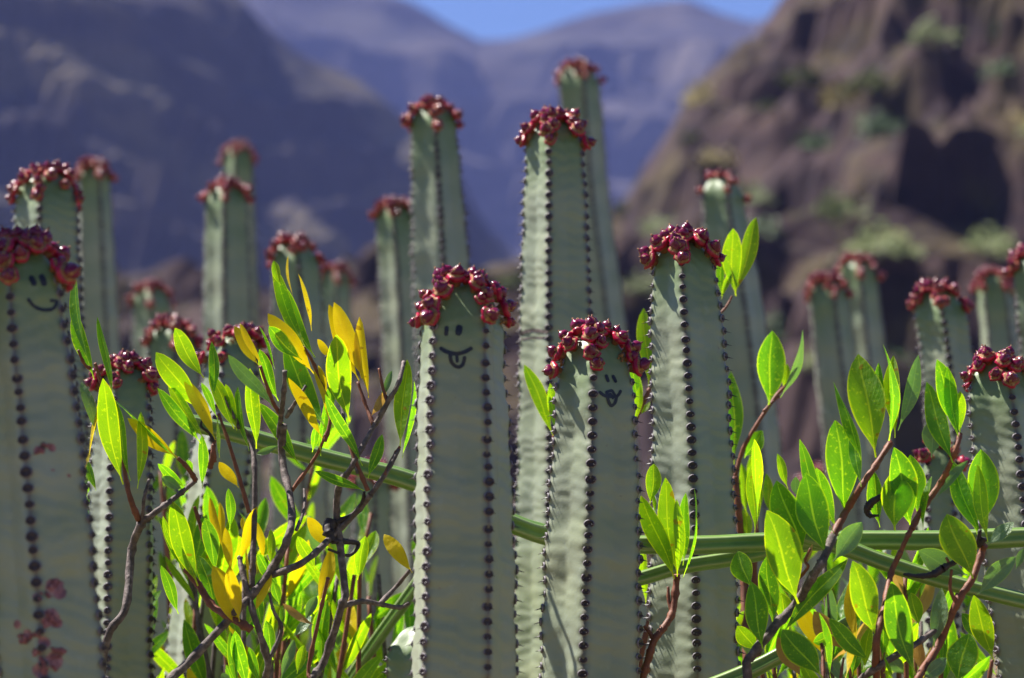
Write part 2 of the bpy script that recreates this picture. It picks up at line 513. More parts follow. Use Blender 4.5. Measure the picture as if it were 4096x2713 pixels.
def fruit_mesh(seed):
    r_ = random.Random(seed)
    prof = [(0.10, -0.25, 2), (0.20, 0.0, 2), (0.26, 0.14, 2), (0.36, 0.28, 2), (0.46, 0.38, 0), (0.52, 0.50, 0), (0.44, 0.60, 0), (0.29, 0.63, 3), (0.31, 0.68, 3), (0.35, 0.80, 1), (0.27, 0.96, 1), (0.13, 1.07, 1), (0.045, 1.13, 1), (0.05, 1.22, 2)]
    S = 15
    v, f, mi = [], [], []
    p1, p2 = r_.uniform(0, 6), r_.uniform(0, 6)
    tiltx, tilty = r_.uniform(-0.12, 0.12), r_.uniform(-0.12, 0.12)
    for k, (rad, z, m) in enumerate(prof):
        for i in range(S):
            a = 2 * math.pi * i / S
            w = 1.0
            zz = z
            if 4 <= k <= 6:
                w = 1 + 0.13 * math.cos(5 * a + p1) + r_.uniform(-0.08, 0.08)
                zz += 0.05 * math.cos(5 * a + p1) + r_.uniform(-0.02, 0.02)
            elif 8 <= k <= 10:
                w = 1 + 0.13 * math.cos(3 * a + p2) + r_.uniform(-0.03, 0.03)
            elif k == 7:
                w = 1 + r_.uniform(-0.1, 0.15); zz += r_.uniform(-0.02, 0.05)
            v.append((rad * w * math.cos(a) + tiltx * zz * zz, rad * w * math.sin(a) + tilty * zz * zz, zz))
    for k in range(len(prof) - 1):
        for i in range(S):
            f.append((k * S + i, k * S + (i + 1) % S, (k + 1) * S + (i + 1) % S, (k + 1) * S + i))
            mi.append(prof[k + 1][2])
    f.append(tuple((len(prof) - 1) * S + i for i in range(S))); mi.append(2)
    for q in range(len(mi)):
        if mi[q] == 1 and r_.random() < 0.05: mi[q] = 3
    return mesh('fruit', v, f, [M_RED, M_MAR, M_BRN, M_TAN], midx=mi)


FRUIT_ME = [fruit_mesh(s) for s in range(6)]


def withered_mesh(seed):
    r_ = random.Random(seed)
    v, f = [], []
    for q in range(7):
        c = Vector((r_.uniform(-0.25, 0.25), r_.uniform(-0.25, 0.25), r_.uniform(0.0, 0.35)))
        s = r_.uniform(0.1, 0.2)
        b = len(v)
        for d in ((1, 0, 0), (-1, 0, 0), (0, 1, 0), (0, -1, 0), (0, 0, 1), (0, 0, -1)):
            v.append(c + Vector(d) * s * r_.uniform(0.6, 1.3))
        for t3 in ((0, 2, 4), (2, 1, 4), (1, 3, 4), (3, 0, 4), (2, 0, 5), (1, 2, 5), (3, 1, 5), (0, 3, 5)):
            f.append(tuple(b + i for i in t3))
    return mesh('withered_flower', v, f, [M_TAN], smooth=False)


WITH_ME = [withered_mesh(s) for s in range(4)]
BVH = {}


def frame_mat(p, z, up, s):
    z = Vector(z).normalized()
    x = Vector(up).cross(z)
    if x.length < 1e-4:
        x = Vector((1, 0, 0))
    x.normalize()
    y = z.cross(x)
    m = Matrix((x, y, z)).transposed().to_4x4()
    s = s if hasattr(s, '__len__') else (s, s, s)
    return Matrix.Translation(p) @ m @ Matrix.Diagonal((*s, 1))


def column(key, label, Y, nr, rot, apex, pts, seed, near=False, nf=5, fs=1.0, fskip=(), pitch=0.0096, scars=(), fr0=0.12, fr1=1.45, wr=1.0, twist=0.0):
    """pts: (view row, left edge, right edge) of the silhouette, top to bottom; rot: bearing of one rib, 0 = towards the camera, + = to the right"""
    rnd_ = random.Random(seed)
    nrs = np.random.RandomState(seed)
    V = 1.7305
    ys = np.array([p[0] for p in pts], float)
    xc = np.array([(p[1] + p[2]) / 2 for p in pts], float)
    hw = np.array([(p[2] - p[1]) / 2 for p in pts], float)
    ptop = W(np.interp(apex, ys, xc) * V, apex * V, Y)
    rows = np.linspace(apex, max(ys[-1], 1600), 60)
    cx, cz, cr = [], [], []
    for yv in rows:
        w = W(np.interp(yv, ys, xc) * V, yv * V, Y)
        cx.append(w.x); cz.append(w.z); cr.append(np.interp(yv, ys, hw) * V * pxm(Y) / 0.965)
    if apex < ys[0]:       # carry the lean of the first stretch up to the apex
        k = (xc[1] - xc[0]) / (ys[1] - ys[0])
        for i, yv in enumerate(rows):
            if yv < ys[0]:
                cx[i] = W((xc[0] + k * (yv - ys[0])) * V, yv * V, Y).x
    cx, cz, cr = map(np.array, (cx, cz, cr))
    ker = np.ones(7) / 7
    cx = np.convolve(np.pad(cx, 3, mode='reflect', reflect_type='odd'), ker, 'valid')
    cr = np.convolve(np.pad(cr, 3, mode='edge'), ker, 'valid')
    zt, zb = cz[0], cz[-1]
    step = 0.0016 if near else 0.004
    s1 = np.arange(0, zt - zb, step)
    hd = cr[0] * 1.25
    s0 = (np.linspace(0, 1, 14) ** 2) * hd * 0.35
    s1 = np.concatenate([s0, s1[s1 > s0[-1] + step * 0.5]])
    s2 = np.arange(zt - zb + 0.012, zt + 0.03, 0.012)
    s = np.concatenate([s1, s2])
    zc = zt - s
    slope = (cx[-1] - cx[-8]) / (cz[-1] - cz[-8])
    dz = np.clip(zb - zc, 0, None)
    X = np.where(zc >= zb, np.interp(-zc, -cz, cx), cx[-1] - slope * (0.45 * (1 - np.exp(-dz / 0.45))))
    Rr = np.interp(-zc, -cz, cr)
    q = np.clip(1 - s / hd, 0, 1)
    dome = (1 - q ** 2.3) ** (1 / 2.3)
    dome[0] = 0.0
    A = nr * (16 if near else 8)
    th = np.arange(A) * 2 * math.pi / A
    rib = (np.arange(A) % (A // nr)) / (A // nr)
    phi = np.where(rib > 0.5, rib - 1, rib) * 2 * math.pi / nr
    pe = np.sqrt(phi ** 2 + 0.10 ** 2) - 0.10
    half = math.pi / nr
    conc = 1 - 0.035 * (np.sin(np.pi * np.clip(np.abs(phi) / half, 0, 1) / 2) ** 2)
    prof = math.cos(half) / np.cos(np.clip(half - pe, -1.2, 1.2)) * conc
    tws = R(twist) * np.clip(s / (zt - zb), 0, 1.3)
    th_w = th[None, :] + R(rot) + tws[:, None]
    # world bearing: 0 towards camera (-y), + right (+x)
    SS, PP = np.meshgrid(s, phi, indexing='ij')
    _, TT = np.meshgrid(s, th, indexing='ij')
    P = pitch
    sect = np.round(TT / (2 * half)) * 2 * half
    ridge = np.exp(-(PP / 0.16) ** 2)
    s_off = nrs.uniform(0, P, nr)
    so = s_off[(np.round(TT / (2 * half)).astype(int)) % nr]
    fade = np.clip(SS / 0.02, 0, 1)
    vis = np.clip((zt - zb + 0.05 - SS) / 0.02, 0.0, 1) if True else 1
    bumpr = 0.0006 * ridge * np.cos(2 * math.pi * (SS - so) / P)
    a_ = np.abs(PP) / half
    warp = (fbm(TT * 1.0 + seed, SS * 40, seed, 2) - 0.5) * 0.016
    arch = 0.004 * (1 - a_) * np.sign(PP + 1e-9)
    wv = np.sin(2 * math.pi * (SS + warp + arch - so) / (P * 1.06))
    wave = 0.00025 * wr * wv * np.clip(a_ * 2.2, 0, 1) * (0.25 + 1.1 * fbm(TT * 2.5 + 4, SS * 30, seed + 31, 2))
    lump = (fbm(TT * 1.6 + 9, SS * 70, seed + 3, 2) - 0.5) * 0.0016 * wr
    seg = 0.0006 * np.sin(2 * math.pi * (SS + 0.01 * fbm(TT * 1.2, SS * 20, seed + 7, 2)) / 0.052 + seed)
    rad = prof[None, :] * (Rr * dome)[:, None] + (bumpr + wave + lump + seg) * fade * vis
    rad[0, :] = 0.0005
    px = X[:, None] + rad * np.sin(th_w)
    py = Y - rad * np.cos(th_w)
    pz = np.repeat(zc[:, None], A, 1) + 0
    base = Vector((float(X[-1]), Y, 0.0))
    NV = len(s)
    verts = np.stack([px.ravel() - base.x, py.ravel() - base.y, pz.ravel()], 1)
    I = np.arange(NV * A).reshape(NV, A)
    J = np.roll(I, -1, 1)
    faces = np.stack([I[:-1].ravel(), I[1:].ravel(), J[1:].ravel(), J[:-1].ravel()], 1).tolist()
    faces.append(tuple(I[0][::-1].tolist()))
    root = empty('tall_succulent', base, label, 'succulent', 'tall succulents of the clump')
    me = mesh('stem', verts.tolist(), faces, [M_STEM])
    fr = np.repeat(np.clip(1 - (s - 0.02) / (0.05 if near else 0.10), 0, 1)[:, None], A, 1) * (0.75 + 0.25 * fbm(TT * 3, SS * 30, 3, 2))
    bd = np.clip(0.5 + 0.7 * np.sin(2 * math.pi * (SS + 0.012 * fbm(TT * 1.2, SS * 20, seed + 7, 2)) / 0.052 + seed + 1.6), 0, 1) * fbm(TT * 2, SS * 15, seed + 21, 2) * 1.3
    scv = np.zeros((NV, A))
    for (sxv, syv, srv) in scars:
        c = W(sxv, syv, Y - 0.03)
        sr = srv * pxm(Y)
        d2 = (px - c.x) ** 2 + (pz - c.z) ** 2
        scv = np.maximum(scv, np.where(py < Y, np.exp(-d2 / (sr * sr)), 0))
    rdg = np.exp(-(PP / 0.07) ** 2) * np.clip(SS / 0.03, 0, 1)
    for nm, arr in (('fresh', fr), ('scar', scv), ('band', bd), ('ridge', rdg)):
        at = me.attributes.new(nm, 'FLOAT', 'POINT')
        at.data.foreach_set('value', arr.ravel().astype(np.float32))
    link('stem', me, root)
    # surface lookup on the ribs
    def surf(ri, sv, off=0.0):
        a = 2 * half * ri + off
        k = min(int(np.searchsorted(s, sv)), NV - 1)
        aw = a + R(rot) + tws[k]
        col_ = int(round((a / (2 * math.pi)) * A)) % A
        r_ = rad[k, col_]
        p = Vector((X[k] + r_ * math.sin(aw), Y - r_ * math.cos(aw), zc[k])) - base
        return p, aw, k
    # areoles
    jv, jf, jm = [], [], []
    for ri in range(nr):
        kk = 0
        sv = s_off[ri]
        while sv < hd * 0.45:
            sv += P
        aw = (2 * half * ri + R(rot) + math.pi) % (2 * math.pi) - math.pi
        while sv < zt - 0.05:
            p, a, k = surf(ri, sv)
            out = Vector((math.sin(a), -math.cos(a), 0.0))
            k2 = min(k + 3, NV - 1)
            if sv < hd:
                out.z = 0.55 * (1 - sv / hd)
            sz = 0.0071 * rnd_.uniform(0.80, 1.16) * (0.75 + 0.25 * min(1, sv / 0.06))
            mt = frame_mat(p - out * 0.0002, out, (0, 0, 1), (sz, sz * rnd_.uniform(0.92, 1.08), sz))
            seen = near and abs(aw) < R(112) and zc[k] > zb - 0.02
            if seen:
                link('areole', ARE_ME, root, mt)
            else:
                b = len(jv)
                jv += [mt @ Vector(v) for v in AV]
                jf += [tuple(b + i for i in q_) for q_ in AF]
                jm += AM
            if zc[k] < zb - 0.02:
                sv += P * 2
            else:
                sv += P * rnd_.uniform(0.93, 1.07)
            kk += 1
    if jv:
        o = link('areole_rows', mesh('areole_rows', jv, jf, [M_ARE, M_RIM], midx=jm), root)
        o['kind'] = 'stuff'
    # fruits crowd on the rib ends, some columns riper or barer than others
    bare = rnd_.uniform(0.02, 0.16)
    fr1 = fr1 * rnd_.uniform(0.88, 1.12)
    fsz = rnd_.uniform(0.92, 1.08)
    for ri in range(nr):
        if ri in fskip:
            continue
        for j in range(nf + (1 if nf >= 5 else 0)):
            t = fr0 + (fr1 - fr0) * (j + rnd_.uniform(-0.25, 0.25)) / max(nf - (0 if nf >= 5 else 1), 1)
            t = max(0.04, t)
            sv = hd * 0.02 + hd * 0.30 * t ** 2.0
            if rnd_.random() < bare:
                continue
            off = rnd_.uniform(-0.22, 0.22) + (0.20 if j % 2 else -0.20)
            if t > 1.15:
                off *= 0.3
            p, a, k = surf(ri, sv, off * max(0.35, 1 - t * 0.3))
            lean = min(1.45, 0.35 + t * 0.72)
            out = Vector((math.sin(a + off * 0.8) * math.sin(lean), -math.cos(a + off * 0.8) * math.sin(lean), math.cos(lean)))
            out = (out + Vector((rnd_.uniform(-0.2, 0.2), rnd_.uniform(-0.2, 0.2), rnd_.uniform(-0.1, 0.25)))).normalized()
            sz = 0.0125 * fs * fsz * rnd_.uniform(0.74, 1.14)
            rz = Matrix.Rotation(rnd_.uniform(0, 6.28), 4, 'Z')
            link('fruit', FRUIT_ME[rnd_.randrange(6)], root, frame_mat(p - out * 0.0005, out, (0.1, 0, 1), sz) @ rz)
            if near and rnd_.random() < 0.5:
                o2 = rnd_.uniform(-0.3, 0.3)
                p2, a2, k2 = surf(ri, sv * rnd_.uniform(0.8, 1.25), o2)
                n2 = Vector((math.sin(a2) * math.sin(lean), -math.cos(a2) * math.sin(lean), math.cos(lean)))
                link('withered_flower', WITH_ME[rnd_.randrange(4)], root, frame_mat(p2, n2, (0.1, 0, 1), 0.0085 * rnd_.uniform(0.7, 1.1)))
    if nf >= 4 and not fskip:          # and a few on the very tip
        for j in range(4):
            p, a, k = surf(rnd_.uniform(0, nr), hd * rnd_.uniform(0.004, 0.05))
            out = Vector((math.sin(a) * 0.45 + rnd_.uniform(-0.2, 0.2), -math.cos(a) * 0.45 + rnd_.uniform(-0.2, 0.2), 1)).normalized()
            link('fruit', FRUIT_ME[rnd_.randrange(6)], root, frame_mat(p - out * 0.001, out, (0.1, 0, 1), 0.0130 * fs * fsz * rnd_.uniform(0.8, 1.08)) @ Matrix.Rotation(rnd_.uniform(0, 6.28), 4, 'Z'))
    if near:
        BVH[key] = (root, BVHTree.FromPolygons([tuple(v + np.array(base)) for v in verts], faces), base)
    return root


COLS = [
    ('Sv', 'unseen column added just left of the one-sided smile column, shading it', 1.855, 5, 10, 60,
     [(200, -340, -120), (500, -345, -115), (1000, -345, -110), (1600, -345, -105)], 311, False, 5, {}),  # out of view, added so its shadow falls on the one-sided smile column
    ('Sw', 'column beyond the one shading the one-sided smile column', 1.90, 5, 40, 20,
     [(400, -560, -370), (800, -565, -360), (1600, -570, -360)], 321, False, 5, {}),
    ('S0', 'thick column with a black one-sided smile drawn on it and red scabs lower down', 1.84, 5, -15, 575,
     [(590, -25, 140), (700, -34, 158), (800, -34, 174), (950, -26, 197), (1200, -14, 220), (1500, 0, 246), (1600, 4, 252)], 11, True, 5,
     dict(twist=14, scars=[(150, 1800, 22), (200, 1790, 20), (215, 2345, 40), (150, 2390, 18), (235, 2370, 30), (200, 2470, 40), (225, 2490, 26), (105, 2545, 30), (180, 2570, 30), (220, 2640, 40), (160, 2680, 40), (60, 2500, 22), (265, 1900, 12), (205, 1880, 8)])),
    ('S1', 'column with a black smiling face sticking out its tongue between two rib rows', 1.98, 5, -38, 655,
     [(690, 985, 1152), (760, 972, 1163), (900, 963, 1170), (1100, 957, 1182), (1300, 953, 1188), (1500, 948, 1190), (1600, 946, 1192)], 22, True, 5, dict(twist=-6)),
    ('S2', 'column with a tiny black scribbled tongue-out face right of its middle rib', 2.12, 5, -3, 775,
     [(820, 1300, 1452), (880, 1288, 1465), (1000, 1280, 1474), (1200, 1268, 1482), (1400, 1258, 1485), (1600, 1252, 1488)], 33, True, 5, dict(twist=-10)),
    ('S3', 'unmarked sharp column crossed by two thin horizontal green stems', 2.29, 5, -9, 560,
     [(610, 1512, 1652), (660, 1506, 1662), (760, 1502, 1674), (950, 1506, 1688), (1200, 1504, 1700), (1400, 1498, 1702), (1600, 1494, 1704)], 44, True, 5, dict(twist=13)),
    ('S4', 'tall column rising behind the two smiling ones, scarred across one rib', 2.66, 5, -14, 282,
     [(330, 1217, 1352), (420, 1214, 1360), (600, 1207, 1368), (800, 1203, 1376), (1000, 1200, 1385), (1300, 1192, 1388), (1600, 1186, 1390)], 55, True, 5,
     {}),
    ('S5', 'broad dark green column partly behind the broad-leaved shrub', 2.36, 5, 5, 835,
     [(890, 2232, 2392), (960, 2232, 2412), (1200, 2250, 2440), (1400, 2278, 2462), (1600, 2305, 2485)], 66, True, 5, {}),
    ('Sh', 'short column beside the narrow-leaved shrub, its middle rib showing, behind the smiling column', 2.48, 5, -14, 845,
     [(885, 232, 352), (960, 218, 358), (1200, 205, 360), (1400, 198, 362), (1600, 196, 364)], 77, True, 5, {}),
    ('Sg', 'column with one pale sunlit side, crowned behind the yellow leaves', 2.66, 5, -20, 775,
     [(830, 478, 612), (950, 462, 606), (1050, 446, 595), (1350, 402, 552), (1600, 380, 532)], 88, True, 4, {}),
    ('Sx', 'stub of a young column with a single red fruit beside the smiling column', 2.42, 5, -62, 1448,
     [(1470, 905, 1020), (1520, 890, 1040), (1600, 886, 1048)], 99, True, 1, dict(fskip=(0, 1, 4), fr0=0.5, fr1=0.5)),
    ('Sy', 'slim column mostly hidden behind the broad-leaved shrub', 2.62, 5, -38, 1030,
     [(1060, 2124, 2212), (1200, 2122, 2222), (1400, 2122, 2226), (1600, 2120, 2228)], 111, True, 2, dict(fs=0.9)),
    ('Sa', 'column with a wide red crown right behind the one-sided smile column', 2.98, 5, -6, 400,
     [(440, 38, 184), (520, 36, 188), (700, 38, 197), (1000, 45, 210), (1600, 60, 230)], 121, True, 6, {}),
    ('Sl', 'tall column with a pale sunlit left edge rising behind the tongue-out smile column', 3.45, 5, 8, 245,
     [(290, 945, 1054), (400, 946, 1065), (600, 948, 1084), (900, 958, 1105), (1600, 985, 1140)], 131, False, 5, {}),
    ('Sm', 'tallest column, far back and blurred, leaning slightly', 4.7, 5, 14, 152,
     [(190, 1286, 1384), (300, 1292, 1394), (450, 1302, 1404), (700, 1328, 1440), (1000, 1350, 1470), (1600, 1390, 1510)], 141, False, 5, {}),
    ('Sk', 'blurred column with a drooping red crown half behind the pale-edged tall one', 4.3, 5, -4, 472,
     [(520, 868, 962), (600, 874, 972), (900, 888, 990), (1250, 904, 1006), (1600, 910, 1015)], 151, False, 6, {}),
    ('Sc', 'blurred column with a pale lit left face in front of a slimmer taller one', 4.1, 5, -2, 428,
     [(470, 476, 574), (560, 473, 579), (700, 470, 584), (1000, 468, 588), (1600, 465, 592)], 161, False, 5, {}),
    ('Sd', 'slim far column directly behind one with a pale lit face', 5.6, 5, -12, 338,
     [(370, 516, 589), (450, 518, 594), (700, 522, 604), (1600, 530, 618)], 171, False, 5, {}),
    ('Sb', 'grey blurred column peeking out beside the wide red crown', 4.5, 5, 30, 382,
     [(420, 178, 252), (500, 177, 258), (800, 180, 276), (1600, 185, 290)], 181, False, 5, {}),
    ('Se', 'small far column with a fuzzy crown above another fuzzy crown', 5.2, 5, 4, 662,
     [(700, 308, 394), (800, 306, 400), (1600, 300, 405)], 191, False, 5, {}),
    ('Sf', 'blurred column with a white sunlit notch under its crown', 3.5, 5, 18, 750,
     [(800, 338, 450), (900, 332, 458), (1600, 320, 468)], 201, False, 6, {}),
    ('Si', 'blurred column with a spreading red crown above the yellow leaves', 3.8, 5, 16, 560,
     [(610, 624, 734), (700, 622, 744), (1000, 622, 752), (1600, 620, 756)], 211, False, 5, {}),
    ('Sj', 'slim far column with a small crown beside the spreading crown', 5.5, 5, 10, 620,
     [(650, 738, 808), (750, 736, 812), (1600, 736, 818)], 221, False, 5, {}),
    ('Sn', 'far column with only a few fruits on one side of its pale tip', 3.9, 5, 14, 412,
     [(450, 1618, 1714), (520, 1614, 1728), (700, 1640, 1762), (1000, 1672, 1800), (1600, 1710, 1845)], 231, False, 3, dict(fskip=(2, 3))),
    ('So', 'blurred column with a bright lit left edge, foremost of a close pair', 4.3, 5, 14, 645,
     [(690, 1866, 1958), (800, 1872, 1972), (900, 1882, 1988), (1100, 1906, 2014), (1600, 1940, 2050)], 241, False, 6, {}),
    ('Sp', 'blurred taller column at the back of a close pair', 4.9, 5, 2, 598,
     [(640, 1938, 2026), (900, 1960, 2056), (1600, 1990, 2090)], 251, False, 6, {}),
    ('Sq', 'column with a lumpy red crown and a stray fruit lower on its rib', 3.2, 5, -2, 672,
     [(740, 2112, 2236), (800, 2122, 2246), (1000, 2138, 2266), (1600, 2160, 2290)], 261, True, 6, {}),
    ('Sr', 'blurred column with a broad pale sunlit face behind the lumpy crown', 4.4, 5, 26, 632,
     [(680, 2258, 2340), (800, 2270, 2356), (1600, 2310, 2400)], 271, False, 5, {}),
    ('Ss', 'column with a tall red crown beside the column with a broad pale face', 3.3, 5, 0, 590,
     [(650, 2338, 2450), (760, 2350, 2470), (1600, 2400, 2520)], 281, False, 6, {}),
    ('St', 'low blurred column behind the bare twigs, its crown under the green stem', 3.7, 5, 14, 1080,
     [(1120, 814, 902), (1300, 810, 906), (1600, 806, 910)], 291, False, 5, {}),
    ('Su', 'faint low column far behind the broad leaves', 5.0, 5, 10, 1088,
     [(1120, 1852, 1922), (1600, 1850, 1926)], 301, False, 4, {}),
]
for (key, label, Y, nr, rot, apex, pts, seed, near, nf, kw) in COLS:
    column(key, label, Y, nr, rot, apex, pts, seed, near, nf, **kw)

# ------------------------------------------------------------------ drawn faces (marker strokes lying on the skin)
def project(key, pts):
    root, bvh, base = BVH[key]
    o = Vector((0, 0, CAM_Z))
    res = []
    for x, y in pts:
        h = bvh.ray_cast(o, ray(x, y).normalized())
        if h[0] is None:
            res.append(None)
            continue
        n = h[1]
        if n.dot(ray(x, y)) > 0:
            n = -n
        res.append(h[0] + n * 0.00035 - base)
    return res


def stroke(key, name, reg, pts, wid):
    x0, y0, k = reg
    P = [(x0 + x / k, y0 + y / k) for x, y in pts]
    hw = wid / k / 2
    S = []
    for i in range(len(P) - 1):
        p0 = P[max(i - 1, 0)]; p1 = P[i]; p2 = P[i + 1]; p3 = P[min(i + 2, len(P) - 1)]
        for q in range(8):
            t = q / 8
            S.append(tuple(0.5 * (2 * b + (c - a) * t + (2 * a - 5 * b + 4 * c - d) * t * t + (3 * b - a - 3 * c + d) * t ** 3) for a, b, c, d in zip(p0, p1, p2, p3)))
    S.append(P[-1])
    # rounded ends
    def ext(a, b):
        L = math.hypot(a[0] - b[0], a[1] - b[1]) or 1
        return ((a[0] - b[0]) / L, (a[1] - b[1]) / L)
    e0 = ext(S[0], S[1]); e1 = ext(S[-1], S[-2])
    rows = []
    for f_ in (0.95, 0.8, 0.5):
        rows.append(((S[0][0] + e0[0] * hw * f_, S[0][1] + e0[1] * hw * f_), math.sqrt(1 - f_ * f_)))
    for p in S: rows.append((p, 1.0))
    for f_ in (0.5, 0.8, 0.95):
        rows.append(((S[-1][0] + e1[0] * hw * f_, S[-1][1] + e1[1] * hw * f_), math.sqrt(1 - f_ * f_)))
    rr = random.Random(len(pts) * 7 + int(wid))
    flat = []
    for i, (p, w) in enumerate(rows):
        a = rows[max(i - 1, 0)][0]; b = rows[min(i + 1, len(rows) - 1)][0]
        L = math.hypot(b[0] - a[0], b[1] - a[1]) or 1
        nx, ny = -(b[1] - a[1]) / L, (b[0] - a[0]) / L
        wj = hw * w * rr.uniform(0.93, 1.07)
        for c in (-1, -0.5, 0, 0.5, 1):
            flat.append((p[0] + nx * wj * c, p[1] + ny * wj * c))
    add_marks(key, name, flat, [(i * 5 + c, i * 5 + c + 1, (i + 1) * 5 + c + 1, (i + 1) * 5 + c) for i in range(len(rows) - 1) for c in range(4)])


def add_marks(key, name, flat, faces):
    ink = M_BARK if name == 'scar' else M_INK
    pr = project(key, flat)
    faces = [f for f in faces if all(pr[i] is not None for i in f)]
    pr = [p if p is not None else Vector((0, 0, 0)) for p in pr]
    par = MOUTH.get(key, BVH[key][0]) if name.startswith('drawn_tongue') else BVH[key][0]   # the tongue belongs to the mouth
    o = link(name, mesh(name, pr, faces, [ink]), par)
    if name == 'drawn_mouth':
        MOUTH[key] = o


MOUTH = {}
FS1 = (1550, 1000, 2.613); FS2 = (2100, 1200, 2.613); FS0 = (0, 500, 1.568)
stroke('S1', 'drawn_eye', FS1, [(618, 815), (616, 845), (613, 880)], 44)
stroke('S1', 'drawn_eye', FS1, [(750, 820), (747, 845), (743, 862)], 74)
stroke('S1', 'drawn_mouth', FS1, [(562, 1032), (620, 1066), (720, 1086), (805, 1068), (872, 1032)], 44)
stroke('S1', 'drawn_tongue', FS1, [(655, 1098), (664, 1160), (700, 1208), (748, 1224), (788, 1196), (806, 1128)], 40)
stroke('S1', 'drawn_tongue_line', FS1, [(724, 1100), (728, 1165)], 34)
stroke('S2', 'drawn_eye', FS2, [(848, 796), (857, 822), (866, 846)], 34)
stroke('S2', 'drawn_eye', FS2, [(920, 800), (934, 828), (946, 852)], 34)
stroke('S2', 'drawn_mouth', FS2, [(782, 966), (826, 1000), (890, 1012), (950, 1010), (982, 984), (996, 956)], 32)
stroke('S2', 'drawn_tongue', FS2, [(852, 965), (862, 1030), (882, 1086), (902, 1106), (938, 1076), (956, 1012)], 34)
stroke('S2', 'drawn_tongue_line', FS2, [(862, 960), (905, 950), (930, 985), (950, 1012)], 30)
stroke('S2', 'drawn_tongue_line', FS2, [(868, 1000), (890, 985), (915, 1028)], 26)
stroke('S0', 'drawn_eye', FS0, [(197, 962), (207, 980), (213, 994)], 36)
stroke('S0', 'drawn_eye', FS0, [(262, 956), (270, 976), (276, 994)], 38)
stroke('S0', 'drawn_mouth', FS0, [(178, 1096), (214, 1138), (268, 1160), (326, 1156), (350, 1130), (352, 1106), (322, 1102)], 22)

stroke('S4', 'scar', (0, 0, 1.0), [(2045, 1362), (2085, 1335), (2130, 1322), (2185, 1328)], 15)
stroke('S4', 'scar', (0, 0, 1.0), [(2090, 1358), (2130, 1352), (2180, 1352)], 8)
# scabby swellings on the one-sided smile column
def scab(key, x, y, r_, seed):
    rr = random.Random(seed)
    pts = [(x, y)]
    S = 12
    for ring in (0.5, 0.85, 1.0):
        for i in range(S):
            a = 2 * math.pi * i / S
            k = r_ * ring * (1 + 0.35 * math.sin(2 * a + seed) + 0.22 * math.sin(5 * a + seed * 2) + rr.uniform(-0.18, 0.18))
            pts.append((x + k * math.cos(a), y + k * math.sin(a)))
    pr = project(key, pts)
    if any(p is None for p in pr):
        return
    for i, p in enumerate(pr):
        lift = 0.0009 if i < 1 + S else (0.0006 if i < 1 + 2 * S else -0.0012)
        p.y -= lift * rr.uniform(0.6, 1.2)
    f = [(0, 1 + i, 1 + (i + 1) % S) for i in range(S)]
    for q in range(2):
        f += [(1 + q * S + i, 1 + (q + 1) * S + i, 1 + (q + 1) * S + (i + 1) % S, 1 + q * S + (i + 1) % S) for i in range(S)]
    o = link('scab', mesh('scab', pr, f, [M_SCAB]), BVH[key][0])


sr_ = random.Random(77)
for i, (x, y, r_) in enumerate([(205, 2345, 26), (178, 2380, 18), (205, 2475, 26), (105, 2545, 26), (140, 2530, 15), (215, 2620, 24), (150, 2625, 20), (200, 2690, 24), (160, 1800, 16), (188, 1792, 18)]):
    for q in range(4):
        scab('S0', x + sr_.uniform(-1, 1) * r_ * 1.1, y + sr_.uniform(-1, 1) * r_ * 0.9, r_ * sr_.uniform(0.35, 0.8), i * 5 + q)

# ------------------------------------------------------------------ leaves and branches
def leaf_mesh(shape, bend, fold, twist, mat, seed):
    rr = random.Random(seed)
    N = 12
    v, f, uvs = [], [], []
    cols_ = (-1, -0.5, 0, 0.5, 1)
    for i in range(N + 1):
        t = i / N
        if shape == 'lance':
            w = 0.07 + 0.93 * max(0.0, math.sin(math.pi * min(1, max(0, (t - 0.10) / 0.90)) ** 1.12)) ** 0.72
            if t < 0.12: w = 0.075
        elif shape == 'ovate':
            w = 0.05 + 0.95 * max(0.0, math.sin(math.pi * min(1, max(0, (t - 0.12) / 0.88)) ** 1.02)) ** 0.82
            if t < 0.13: w = 0.06
        else:
            w = 0.06 + 0.94 * max(0.0, math.sin(math.pi * min(1, max(0, (t - 0.10) / 0.90)) ** 1.35)) ** 0.62
            if t < 0.12: w = 0.065
        if i == N: w = 0.03
        z0 = bend * (t * t - t) * 1.0
        x0 = 0.02 * math.sin(t * 3.1 * 2 + seed)
        tw = twist * (t - 0.4)
        for c in cols_:
            x = c * w * 0.5
            z = fold * abs(c) * w * 0.5 + 0.025 * math.sin(t * 15 + c * 2 + seed) * abs(c) * w * 0.35
            xx = x * math.cos(tw) - z * math.sin(tw)
            zz = x * math.sin(tw) + z * math.cos(tw)
            v.append((xx, t, zz, x0, z0))
            uvs.append((0.5 + 0.5 * c, t))
    f = [(i * 5 + c, i * 5 + c + 1, (i + 1) * 5 + c + 1, (i + 1) * 5 + c) for i in range(N) for c in range(4)]
    return v, f, uvs


LEAVES = {}


def leaf_data(shape, var, colr, aspect):
    """leaf meshes are shared: unit length, width folded into the mesh in steps"""
    asp = round(aspect * 20) / 20
    key = (shape, var, colr, asp)
    if key not in LEAVES:
        rr = random.Random(hash((shape, var)) % 1000 if False else (var * 13 + len(shape)))
        bend = [0.10, -0.12, 0.22, -0.05, 0.05, -0.25][var % 6]
        fold = [0.18, 0.30, 0.12, 0.40, 0.22, 0.15][var % 6]
        tw = [0.2, -0.35, 0.5, -0.1, 0.8, -0.6][var % 6]
        v, f, uvs = leaf_mesh(shape, bend, fold, tw, None, var)
        vv = [(x * asp + x0 * 0.8, y, z * asp + z0) for (x, y, z, x0, z0) in v]
        LEAVES[key] = mesh('leaf', vv, f, [LM[colr]], uvs=uvs)
    return LEAVES[key]


